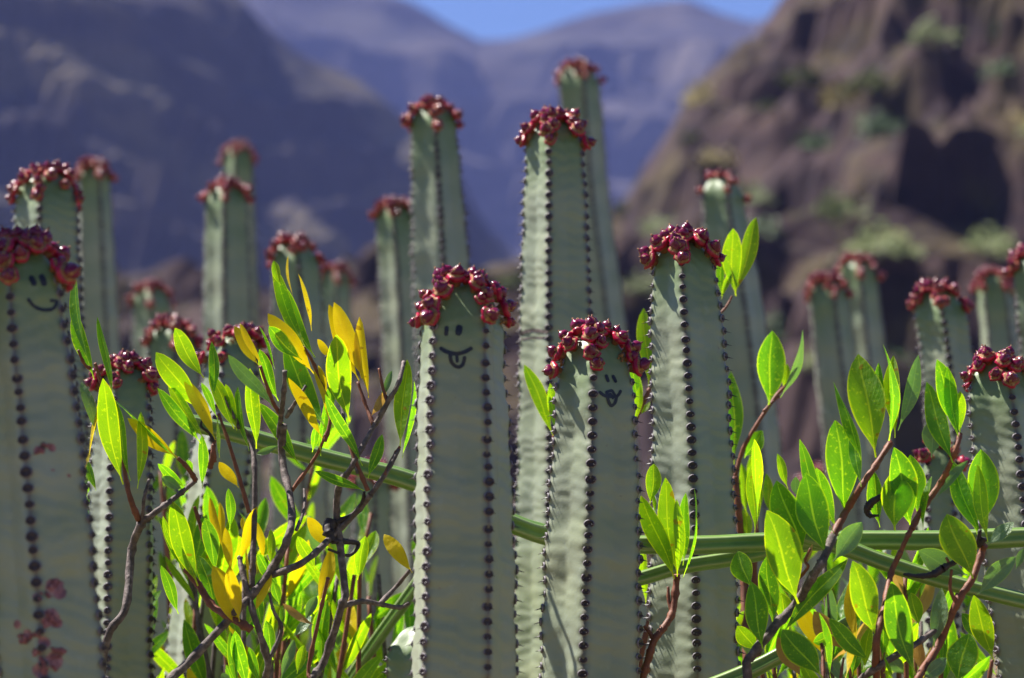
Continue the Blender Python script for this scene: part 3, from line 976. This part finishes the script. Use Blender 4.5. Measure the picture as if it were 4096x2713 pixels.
REG = {'3': (900, 900, 1.568), '4': (900, 1700, 1.5475), '2': (0, 1500, 1.2927), '1': (0, 500, 1.568), 'A': (3000, 900, 1.742), 'B': (3000, 1700, 1.5475),
       'C': (2000, 1200, 1.742), 'D': (2000, 1900, 1.929), 'E': (200, 1250, 2.24), 'F': (2500, 850, 2.613), 'H': (600, 2000, 2.1527), 'K': (2900, 2100, 1.98), 'S': (0, 0, 1.0)}


def rp(r_, x, y):
    a, b, k = REG[r_]
    return a + x / k, b + y / k


def dfield(x, y, Y0, amp, seed):
    return Y0 + amp * (math.sin(x * 0.0071 + seed) * math.cos(y * 0.0059 + seed * 1.7) + 0.6 * math.sin(x * 0.013 - y * 0.011 + seed * 2.3))


def tube(pts, rads, sides=8, seed=0, knob=0.0, ridges=0):
    """pts: world points; a bent tapered tube, closed at both ends"""
    n = len(pts)
    v, f = [], []
    rr = random.Random(seed)
    up = Vector((0.3, 1, 0.2)).normalized()
    for i, p in enumerate(pts):
        a = pts[max(i - 1, 0)]; b = pts[min(i + 1, n - 1)]
        d = (b - a).normalized()
        x = up.cross(d)
        if x.length < 1e-3: x = Vector((1, 0, 0)).cross(d)
        x.normalize(); y = d.cross(x); up = y
        k = 1.0
        for s_ in range(sides):
            an = 2 * math.pi * s_ / sides
            r_ = rads[i] * (1 + rr.uniform(-knob, knob))
            if ridges:
                r_ *= 1 + 0.15 * math.cos(an * ridges)
            v.append(p + x * (r_ * math.cos(an)) + y * (r_ * math.sin(an)))
    for i in range(n - 1):
        for s_ in range(sides):
            f.append((i * sides + s_, i * sides + (s_ + 1) % sides, (i + 1) * sides + (s_ + 1) % sides, (i + 1) * sides + s_))
    f.append(tuple(range(sides))[::-1]); f.append(tuple((n - 1) * sides + i for i in range(sides)))
    return v, f


def catmull(P, n):
    out = []
    for i in range(len(P) - 1):
        p0 = P[max(i - 1, 0)]; p1 = P[i]; p2 = P[i + 1]; p3 = P[min(i + 2, len(P) - 1)]
        for q in range(n):
            t = q / n
            out.append(0.5 * (2 * p1 + (p2 - p0) * t + (2 * p0 - 5 * p1 + 4 * p2 - p3) * t * t + (3 * p1 - p0 - 3 * p2 + p3) * t ** 3))
    out.append(P[-1])
    return out


def shrub(label, Y0, amp, seed, leaf_txt, branch_txt, basepx, shape, group='shrubs among the columns', name='leafy_shrub'):
    rr = random.Random(seed)
    bw = W(basepx, 2600, Y0)
    root = empty(name, (bw.x, Y0, 0.0), label, 'shrub', group)
    base = Vector((bw.x, Y0, 0.0))
    bn = 0
    for line in branch_txt.strip().splitlines():
        t = line.split()
        if not t: continue
        reg, mat, w0, w1 = t[0], t[1], float(t[2]), float(t[3])
        q = [float(a) for a in t[4:]]
        P = []
        for i in range(0, len(q), 2):
            x, y = rp(reg, q[i], q[i + 1])
            P.append(W(x, y, dfield(x, y, Y0, amp, seed)))
        k = REG[reg][2]
        r0, r1 = w0 / k / 2 * pxm(Y0) * 1.18, w1 / k / 2 * pxm(Y0) * 1.18
        S = catmull(P, 7)
        n = len(S)
        rads = []
        for i in range(n):
            u = i / (n - 1)
            r_ = r0 + (r1 - r0) * u
            if i % 6 == 3: r_ *= rr.uniform(1.12, 1.35)      # leaf-scar nodes
            r_ *= rr.uniform(0.92, 1.08)
            rads.append(r_)
        if mat[-1] == '+':        # runs down to the root
            p = S[0]
            ext = catmull([base + Vector((rr.uniform(-0.04, 0.04), rr.uniform(-0.03, 0.03), -0.03)), base + (p - base) * 0.5 + Vector((rr.uniform(-.03, .03), 0.02, 0)), p], 9)
            S = ext[:-1] + S
            rads = [r0 * (1.5 - 0.5 * i / len(ext)) for i in range(len(ext) - 1)] + rads
        S2 = [p + Vector((rr.uniform(-1, 1), rr.uniform(-1, 1), rr.uniform(-1, 1))) * r0 * 0.05 for p in S]
        v, f = tube([p - base for p in S2], rads, 8, bn, 0.06)
        link('branch' if mat[0] == 'b' else ('dry_pod' if mat[0] == 'k' else 'twig'), mesh('branch', v, f, [{'b': M_BARK, 'r': M_TWIG, 'k': M_POD}[mat[0]]]), root)
        bn += 1
    for i, line in enumerate(leaf_txt.strip().splitlines()):
        t = line.split()
        if not t: continue
        reg = t[0]
        k = REG[reg][2]
        bx, by = rp(reg, float(t[1]), float(t[2]))
        tx, ty = rp(reg, float(t[3]), float(t[4]))
        w = float(t[5]) / k
        Yb = dfield(bx, by, Y0, amp, seed) + (float(t[7]) if len(t) > 7 else 0)
        L_px = math.hypot(tx - bx, ty - by)
        Yt = Yb + rr.uniform(-0.22, 0.25) * L_px * pxm(Y0)
        add_leaf(root, base, W(bx, by, Yb), W(tx, ty, Yt), w * pxm(Y0), t[6], shape, rr)
    return root


def add_leaf(root, base, pb, pt, w, colr, shape, rr, roll=None):
    d = pt - pb
    L = d.length
    y = d.normalized()
    asp_ap = w / L
    nat = 0.30 if shape == 'ovate' else 0.20
    if roll is None:
        if asp_ap < nat * 0.55:      # seen nearly edge-on
            roll = math.acos(max(0.12, min(1, asp_ap / nat))) * rr.choice((-1, 1))
            asp = nat
        else:
            roll = rr.uniform(-0.45, 0.45)
            asp = min(0.62, asp_ap / math.cos(roll))
    else:
        asp = asp_ap
    view = (Vector((0, 0, CAM_Z)) - pb).normalized()
    z = (view - y * view.dot(y)).normalized()
    z = Matrix.Rotation(roll, 3, y) @ z
    x = y.cross(z)
    m = Matrix((x, y, z)).transposed().to_4x4()
    link('leaf', leaf_data(shape, rr.randrange(6), colr, max(0.1, asp)), root, Matrix.Translation(pb - base) @ m @ Matrix.Diagonal((L, L, L, 1)))


LEFT_LEAVES = '''
3 558 835 325 350 120 g
3 500 780 290 255 75 b
3 350 380 305 225 52 b
3 425 450 395 195 14 y
3 540 665 456 305 34 y
3 565 930 275 552 120 y
3 480 850 272 640 95 g
3 620 1275 365 755 160 g -.006
3 615 1335 400 955 85 y
3 840 975 650 500 100 y
3 852 965 678 487 120 y -.004
3 895 1085 838 578 75 y
3 775 1235 690 690 155 b
3 680 850 578 718 50 y
3 305 1145 20 815 85 p
3 215 885 58 635 65 y
3 228 885 90 618 52 y
3 335 1105 215 780 75 g
3 312 905 210 632 16 g
3 862 1510 630 1065 65 g
3 1090 1395 1135 845 118 b
3 1110 1465 1185 980 34 g
3 975 1105 1050 915 40 p
3 920 1200 1012 1040 52 o
3 900 1590 990 1315 78 g
3 470 1500 220 1115 85 g
3 150 1420 78 1015 45 g
3 70 1290 0 1000 75 b
3 190 1405 150 900 90 b
3 545 1425 580 1240 52 g
3 600 1450 628 1100 46 g
3 340 1385 200 1440 42 p
3 655 1195 668 990 62 g
3 645 1065 588 880 36 y
3 660 1240 560 905 42 y
E 388 605 205 -10 135 g
E 345 475 220 -322 80 g
E 557 745 425 40 75 g
E 430 1100 288 620 115 p
E 415 985 285 700 80 y
E 642 1545 460 595 205 b -.006
E 340 1340 540 640 28 y -.012
E 720 1512 575 780 85 g
E 795 1580 825 890 100 b
E 1135 1305 690 955 145 y
E 1120 1300 570 770 50 g -.006
E 410 1600 340 1340 62 g
E 1372 590 1112 143 150 b
E 1380 890 958 352 190 b
E 1478 765 1455 262 112 g
E 1655 1040 1432 535 130 b
E 1345 1180 958 685 130 g
E 1375 1140 1048 640 130 b -.004
E 1492 1140 1215 582 120 y -.006
E 1502 940 1360 630 62 g -.008
E 1372 1580 1365 1105 98 g -.012
E 1690 1570 1515 1340 105 y
E 1210 1575 962 1360 95 g
E 1190 1585 998 1480 95 p
E 1285 1430 1228 1320 45 g
E 1520 1300 1500 930 40 b
H 402 745 180 15 205 b -.006
H 292 605 80 150 110 g
H 260 585 112 140 75 b
H 350 645 262 300 62 b
H 575 625 478 155 132 g
H 695 625 642 238 95 y
H 795 1125 540 570 190 y
H 770 1050 682 568 115 y -.006
H 765 540 922 58 95 y
H 885 725 828 420 22 y
H 895 965 1042 640 85 y
H 812 305 795 148 42 y
H 985 525 918 178 72 y .05
H 1045 565 1045 248 85 b .06
H 1562 425 1352 152 115 y .05
H 1458 905 1572 415 135 y .06
H 2265 625 2020 292 130 y
H 1782 690 1850 310 125 b .08
H 1132 1115 1142 908 52 g
H 1130 1545 1238 1202 85 p
H 830 1640 732 1128 135 g
H 760 1620 690 1130 85 g
H 935 1580 848 1268 95 g
H 690 1590 620 1490 75 p
H 1332 1035 1432 828 95 p .03
H 1412 1085 1138 898 72 o .02
H 622 435 510 -20 62 y .02
H 638 435 600 20 72 y .03
H 692 255 680 -100 95 g .02
H 562 905 428 478 150 g .04
H 250 980 100 560 120 g .05
H 960 1100 900 760 110 g .04
H 1060 1380 1000 1040 110 g .05
H 1240 1180 1390 1000 90 p .04
H 1110 900 1060 700 90 g .05
H 1270 1500 1330 1250 90 b .05
4 860 412 555 290 62 g
4 560 900 450 690 80 b .06
4 330 1000 200 800 80 g .05
'''
LEFT_BRANCHES = '''
4 b+ 44 34 540 1568 622 1440 722 1120 742 1030 702 660 690 500 710 350
4 b 34 26 710 350 772 280 832 170 932 -10
3 b 30 22 942 1254 1022 1110 1085 1000 1122 860
4 b 30 20 732 1120 850 1092 962 1110 1080 1130 1142 1100
4 b 26 20 955 1110 1060 1000 1148 895
2 b+ 40 36 880 1568 960 1500 1162 1288
4 b 46 36 -6 1238 90 1130 172 1050 292 890 392 690 412 510 352 200 365 0
3 b 34 24 340 1330 350 1205 368 1060 376 915
3 b 24 16 385 1205 450 1100 508 1008
3 r 26 18 352 1190 298 1105 222 888
4 b 36 30 290 930 500 840 702 650 832 520 902 430
4 b 28 20 902 430 1002 290 1078 148
4 r 26 14 885 408 800 200 738 40
4 r 22 16 410 412 560 200 622 60
3 r 24 16 625 1360 660 1230 640 1100 560 880 490 765
4 b 20 14 442 650 490 520 490 395
4 b+ 40 26 248 1568 265 1460 180 1180 110 920 90 815
4 b 24 14 270 1460 350 1270 300 1150 275 1040
4 r+ 24 18 528 1568 520 1490 592 1150 638 948
4 b 34 24 165 1010 178 700 185 300 155 80 70 0
2 b 22 14 1240 268 1190 180 1145 55
4 r 26 16 150 545 90 330 20 100 -40 -70
2 b+ 36 34 508 1640 560 1345 650 1200 682 900 735 762
2 b 28 20 735 762 820 698 925 620 1012 545
2 r 24 18 1012 545 970 480 918 428
2 b 18 14 735 762 745 640 772 540
2 r 30 18 718 750 668 620 632 428
2 r 36 30 1300 1318 1195 1255 1100 1195 1025 1085 958 1000
2 r 22 16 1060 868 1030 760 1005 680
2 r 20 14 1110 450 1105 380 1110 335
2 r 26 20 1085 480 1100 420 1105 360
2 r 20 14 560 110 520 30 492 -60
1 r 20 14 570 1530 530 1500 490 1412
3 r 20 14 1018 1112 990 1020 966 900
3 b 20 14 832 1560 770 1330 722 1080 688 900 632 820
3 r 24 16 930 1250 890 1150 832 985
3 r 22 16 1000 1568 1060 1450 1098 1390
4 k 14 42 862 415 850 480 800 550 722 590 650 610
4 k 75 40 660 600 640 650 665 720
4 k 34 12 665 720 800 726 825 750 765 808 640 770
2 k 14 8 1105 345 1080 300 1040 265 1050 225 1065 195
2 k 9 8 1050 235 1092 190
'''
RIGHT_LEAVES = '''
A 890 1620 765 898 270 b -.01
A 972 1505 930 830 82 g -.012
A 1002 1485 992 912 125 b
A 930 1300 892 960 70 g
A 1040 1435 1182 908 112 p
A 1430 1420 1300 938 145 g
A 1450 1510 1366 988 112 g
A 1405 1660 1222 1098 150 g -.006
A 1462 1460 1460 1160 100 b
A 780 1640 586 1093 92 g
A 1260 1620 1290 1330 150 p
B 598 565 535 -30 205 g
B 682 385 620 -30 78 g -.006
B 512 675 298 92 105 g -.008
B 465 810 335 300 200 g
B 532 645 405 268 120 g .01
B 330 805 165 345 205 g .02
B 1000 645 890 140 190 g .02
B 895 655 890 290 205 b
B 1045 565 995 185 130 g .03
B 1425 705 1252 228 120 g
B 1445 625 1425 152 195 g .02
B 1465 725 1402 248 105 b -.01
B 1405 690 1320 318 100 g .01
B 805 635 762 280 105 g .03
B 1070 655 1125 318 45 g
B 1150 450 1345 218 62 p
B 30 672 18 232 95 b .03
B 50 645 28 88 40 b .03
B 235 395 168 178 62 b .04
B 290 445 280 322 58 p .05
K 580 625 330 -115 275 b -.02
K 852 285 1080 -25 175 p -.012
K 300 985 205 450 190 g
K 378 805 330 250 150 g .01
K 205 500 100 210 220 g .02
K 562 572 398 400 62 g
K 442 855 960 268 170 g
K 772 1210 452 828 235 g -.01
K 1202 895 1008 285 225 b
K 1502 1195 1308 452 225 g -.012
K 1155 1095 818 748 145 g
K 1012 905 985 425 95 y .03
K 950 1214 1032 715 72 y .02
K 955 1005 700 688 175 o .05
K 805 1085 555 555 155 y .06
K 605 1214 418 890 155 o .05
K 835 1220 740 695 64 g -.01
K 1662 975 1722 498 145 p
K 1962 425 1758 -85 265 b -.02
K 2122 1085 1962 560 185 b .01
K 1830 1260 1930 858 310 g
K 1990 552 2300 248 150 p -.01
K 2300 355 2370 185 62 p
K 1542 1165 1530 898 105 o .02
K 1242 1065 1272 675 105 g
K 1335 1214 1250 1015 32 g -.02
K 1560 1230 1755 1055 115 p
K 2005 905 1880 698 165 g .04
K 1535 805 1468 538 135 b .10
K 255 1005 98 800 205 b .08
K 485 785 440 538 135 b .08
K 1920 405 1530 208 205 p .03
K 2080 155 2285 -25 115 p -.01
K 640 330 690 150 40 o
K 870 870 700 930 120 g .02
K 1010 1200 1060 900 110 g .06
K 1420 1190 1300 1040 120 p .05
K 1100 1150 1150 800 100 b .08
'''
RIGHT_BRANCHES = '''
B b+ 52 44 -20 1470 150 1252 292 1100 392 930 452 840 512 690
B r 40 30 512 690 592 540 682 390 772 260 872 108
B r+ 44 34 1040 1568 1162 1370 1282 1100 1372 960 1432 800 1452 740
B r 22 14 1282 1100 1240 1020 1248 895
B r 36 26 1000 645 1062 530 1172 370 1212 300 1272 160 1302 55
A r 20 14 1425 1600 1445 1540 1460 1470
B r+ 44 28 785 1568 785 1330 842 1090 872 920 935 780
B r 24 30 935 780 970 700 1000 645
B b+ 36 26 690 1568 850 1460 1050 1340 1182 1240 1290 1120
B r+ 24 18 1480 1568 1500 1455
B r 18 12 300 950 360 880 340 840 375 765
B k 10 44 890 365 886 398 850 418 802 450 765 470 735 500
B k 44 12 735 500 722 530 740 562 795 560
B k 14 46 950 924 1040 936 1130 926 1192 890
B k 46 14 1192 890 1240 862 1302 838
B r 20 14 1240 880 1215 820
B k 40 20 1450 700 1410 745 1425 650
A r 26 18 940 1568 965 1520 985 1500
B r+ 22 18 455 1568 450 1400 440 1350
B r+ 18 12 560 1568 580 1440
'''
FRONT_LEAVES = '''
D 1345 805 1088 160 155 b -.004
D 1362 775 1265 22 145 b .006
D 1376 785 1372 186 105 b -.008
D 1412 700 1435 138 92 g .004
D 1412 795 1500 103 26 g -.01
C 1050 1420 1078 1143 118 b .01
D 1200 300 1190 150 30 b .01
'''
FRONT_BRANCHES = '''
D r+ 50 44 1100 1568 1150 1400 1192 1272 1262 1180 1330 1060 1358 860 1366 770
D r 30 22 1188 1275 1150 1210 1112 1165
D r 26 20 1322 1050 1300 960 1298 862
'''
BEHIND_LEAVES = '''
C 378 945 175 450 95 b
C 385 925 345 583 85 b
C 1036 605 1002 58 105 b
C 965 785 928 462 105 g
C 936 875 980 598 52 b -.01
C 970 805 1048 712 34 b
F 1150 875 1120 168 195 b
F 1162 865 1382 58 185 b .006
F 1010 905 1100 600 62 b
F 1005 875 1000 428 100 g .01
D 1120 1000 1100 540 60 b .02
'''
BEHIND_BRANCHES = '''
C r 32 22 905 905 992 730 1042 615
F r 26 18 700 1300 1000 1050 1080 950 1120 875
S r+ 24 18 2500 2640 2520 2300 2480 2000 2520 1720
S r+ 22 16 2560 2640 2700 2000 2720 1600 2768 1347
S r+ 18 14 2330 2640 2300 2200 2240 1900 2216 1742
'''
SIDE_LEAVES = '''
A 122 1275 150 738 195 g
A 215 1205 370 733 70 p -.006
A 236 1155 262 968 52 b
C 1642 1145 1620 500 140 g
C 1790 1545 1755 1133 115 b
C 1722 1505 1680 1138 75 b
C 1802 1505 1775 972 44 g
C 1770 1300 1742 1092 60 b
C 1702 1105 1832 912 130 g
D 1830 1200 1900 1050 120 b
B 130 560 100 300 60 b
C 1660 1568 1650 1250 70 b
C 1730 1700 1700 1450 90 b
'''
SIDE_BRANCHES = '''
C r 28 20 1640 1230 1680 1080 1752 930 1916 680 2010 580
A r 20 14 95 1300 160 1230 205 1195
C r 26 18 1770 1760 1790 1640 1792 1540
S r+ 28 22 2985 2640 2975 2300 2955 2050 2941 1906
S r+ 24 20 3010 2640 3020 2400 3016 2200
'''
shrub('narrow-leaved shrub of green and bright yellow leaves on bare grey twigs', 2.15, 0.018, 3, LEFT_LEAVES, LEFT_BRANCHES, 1150, 'lance')
shrub('broad-leaved green shrub with red-brown branches and curled black pods', 2.10, 0.016, 8, RIGHT_LEAVES, RIGHT_BRANCHES, 3450, 'ovate')
shrub('single sprig of upright bright green leaves in front of the unmarked column', 2.14, 0.006, 5, FRONT_LEAVES, FRONT_BRANCHES, 2600, 'lance')
shrub('shrub with pale lime leaves showing between and behind the middle columns', 2.44, 0.006, 6, BEHIND_LEAVES, BEHIND_BRANCHES, 2480, 'lance')
shrub('shrub sprig rising right beside the unmarked column, one leafy twig slanting up', 2.46, 0.01, 9, SIDE_LEAVES, SIDE_BRANCHES, 2990, 'ovate')


def wild_shrub(label, px, Y, topv, seed, nstem=7, nleaf=13, spread=0.14, pal='ggggbbgbyp', shape='lance', Ls=0.055):
    """a shrub grown stem by stem from the ground"""
    rr = random.Random(seed)
    b = W(px, 2600, Y)
    base = Vector((b.x, Y, 0))
    root = empty('leafy_shrub', base, label, 'shrub', 'shrubs among the columns')
    for sidx in range(nstem):
        a = rr.uniform(0, 6.28)
        ex = W(px, topv * 1.7305 + rr.uniform(0, 420), Y).z
        tip = Vector((math.cos(a) * spread * rr.uniform(0.3, 1.2), math.sin(a) * spread * rr.uniform(0.2, 0.8), ex))
        mid = Vector((tip.x * 0.45 + rr.uniform(-.03, .03), tip.y * 0.45, ex * 0.55))
        S = catmull([Vector((rr.uniform(-.015, .015), rr.uniform(-.015, .015), -0.02)), mid, tip], 10)
        v, f = tube(S, [0.0045 * (1 - 0.65 * i / len(S)) for i in range(len(S))], 7, seed + sidx, 0.08)
        link('branch', mesh('branch', v, f, [rr.choice((M_BARK, M_TWIG))]), root)
        for j in range(nleaf):
            u = rr.uniform(0.45, 1.0)
            p = S[min(int(u * (len(S) - 1)), len(S) - 1)]
            d = Vector((rr.gauss(0, 0.45), rr.gauss(0, 0.35), rr.uniform(0.5, 1.2))).normalized()
            L = Ls * rr.uniform(0.7, 1.25)
            add_leaf(root, base, base + p, base + p + d * L, L * rr.uniform(0.16, 0.3), rr.choice(pal), shape, rr, rr.uniform(-1.2, 1.2))
    return root


wild_shrub('blurred green shrub filling the gap behind the bare grey twigs', 980, 2.75, 1120, 41, 9, 12, 0.11)
wild_shrub('blurred bright green shrub behind the green stem slanting up by the smiling column', 1420, 2.9, 1190, 42, 9, 12, 0.12)
wild_shrub('blurred shrub behind the short column and the narrow-leaved shrub', 720, 2.9, 960, 43, 9, 12, 0.11, 'gggbbgby')
wild_shrub('blurred shrub low behind the broad-leaved shrub, beside the slim column', 3330, 2.75, 1180, 44, 9, 12, 0.12, 'ggbgpgby', 'ovate')
wild_shrub('blurred shrub low behind the broad dark green column', 3760, 2.85, 1150, 45, 9, 12, 0.11, 'ggbgpg', 'ovate')
wild_shrub('blurred low shrub far behind the crossing green stems', 3120, 3.1, 1250, 46, 8, 12, 0.11, 'ggbgpb', 'ovate')

wild_shrub('low bright shrub close behind the bare grey twigs, yellow leaves among the green', 1120, 2.45, 1230, 51, 10, 13, 0.09, 'gbgbbgygbb')
wild_shrub('low bright shrub beside the pale rod-like stem and the smiling column', 1480, 2.62, 1290, 52, 9, 13, 0.07, 'gbgbbggb')
wild_shrub('low shrub tucked between the short column and the pale-sided one', 690, 2.56, 1190, 53, 8, 13, 0.06, 'gbggbgyb')
wild_shrub('low shrub of mixed green and yellow leaves under the red-brown branches', 3300, 2.42, 1290, 54, 9, 12, 0.09, 'gbgbygpo', 'ovate')
wild_shrub('low green shrub under the curled black pods', 3640, 2.45, 1330, 55, 9, 12, 0.09, 'gbgbgpg', 'ovate')

# ------------------------------------------------------------------ smooth green rod-like stems
def rod(label, Ys, pts, w0, w1, seed):
    P = [W(x, y, Ys[0] + (Ys[1] - Ys[0]) * i / (len(pts) - 1)) for i, (x, y) in enumerate(pts)]
    S = catmull(P, 10)
    n = len(S)
    rads = [(w0 + (w1 - w0) * i / (n - 1)) / 2 * pxm(sum(Ys) / 2) * (1 + 0.02 * math.sin(i * 0.7)) for i in range(n)]
    base = S[0].copy()
    v, f = tube([p - base for p in S], rads, 30, seed, 0.0, 5)
    me = mesh('green_stem', v, f, [M_GST])
    at = me.attributes.new('crest', 'FLOAT', 'POINT')
    at.data.foreach_set('value', np.tile(np.clip(np.cos(np.arange(30) * 2 * math.pi / 30 * 5) * 1.6 - 0.6, 0, 1), n).astype(np.float32))
    o = link('green_stem', me)
    o.location = base
    tag(o, label, 'plant stem', 'green rod-like stems')
    # joint rings where the stem has grown on, and the cut ends
    return o


rod('green rod-like stem sloping down behind the tongue-out smile column', (2.30, 2.36), [(760, 1690), (960, 1738), (1290, 1830), (1650, 1925), (2047, 2092), (2205, 2146), (2500, 2230)], 62, 80, 1)
rod('green rod-like stem lying level across the unmarked column and the broad dark one', (2.168, 2.165), [(2380, 2176), (2580, 2178), (2780, 2180), (3060, 2168), (3450, 2160), (3760, 2160), (4092, 2148), (4350, 2130)], 66, 76, 2)
rod('thinner green rod-like stem tilting up in front of the unmarked column', (2.178, 2.20), [(2420, 2352), (2585, 2306), (2726, 2266), (2938, 2232), (3200, 2180), (3330, 2150)], 52, 60, 3)
rod('green rod-like stem descending towards the broad dark green column', (2.152, 2.15), [(3180, 2130), (3380, 2190), (3549, 2252), (3801, 2330), (4092, 2402), (4300, 2450)], 66, 58, 4)
rod('green rod-like stem low behind the red-brown branch', (2.20, 2.19), [(2700, 2800), (2980, 2690), (3129, 2616), (3278, 2555), (3420, 2480)], 66, 56, 5)
rod('pale green rod-like stem slanting steeply up beside the smiling column', (2.55, 2.5), [(1200, 3050), (1404, 2713), (1507, 2560), (1640, 2375), (1800, 2150)], 44, 50, 6)

# ------------------------------------------------------------------ haze
hz = NT('haze_air')
pv = hz.n('ShaderNodeVolumePrincipled')
pv.inputs['Color'].default_value = (0.33, 0.41, 1.0, 1)
pv.inputs['Density'].default_value = 0.00022
pv.inputs['Anisotropy'].default_value = 0.2
hz.l(pv.outputs[0], hz.out.inputs['Volume'])
x0, x1, y0, y1, z0, z1 = -760, 760, -60, 1400, -2.0, 420
hv = [(x, y, z) for x in (x0, x1) for y in (y0, y1) for z in (z0, z1)]
hf = [(0, 1, 3, 2), (4, 6, 7, 5), (0, 4, 5, 1), (2, 3, 7, 6), (0, 2, 6, 4), (1, 5, 7, 3)]
tag(link('haze', mesh('haze', hv, hf, [hz.m], smooth=False)), kind='stuff')
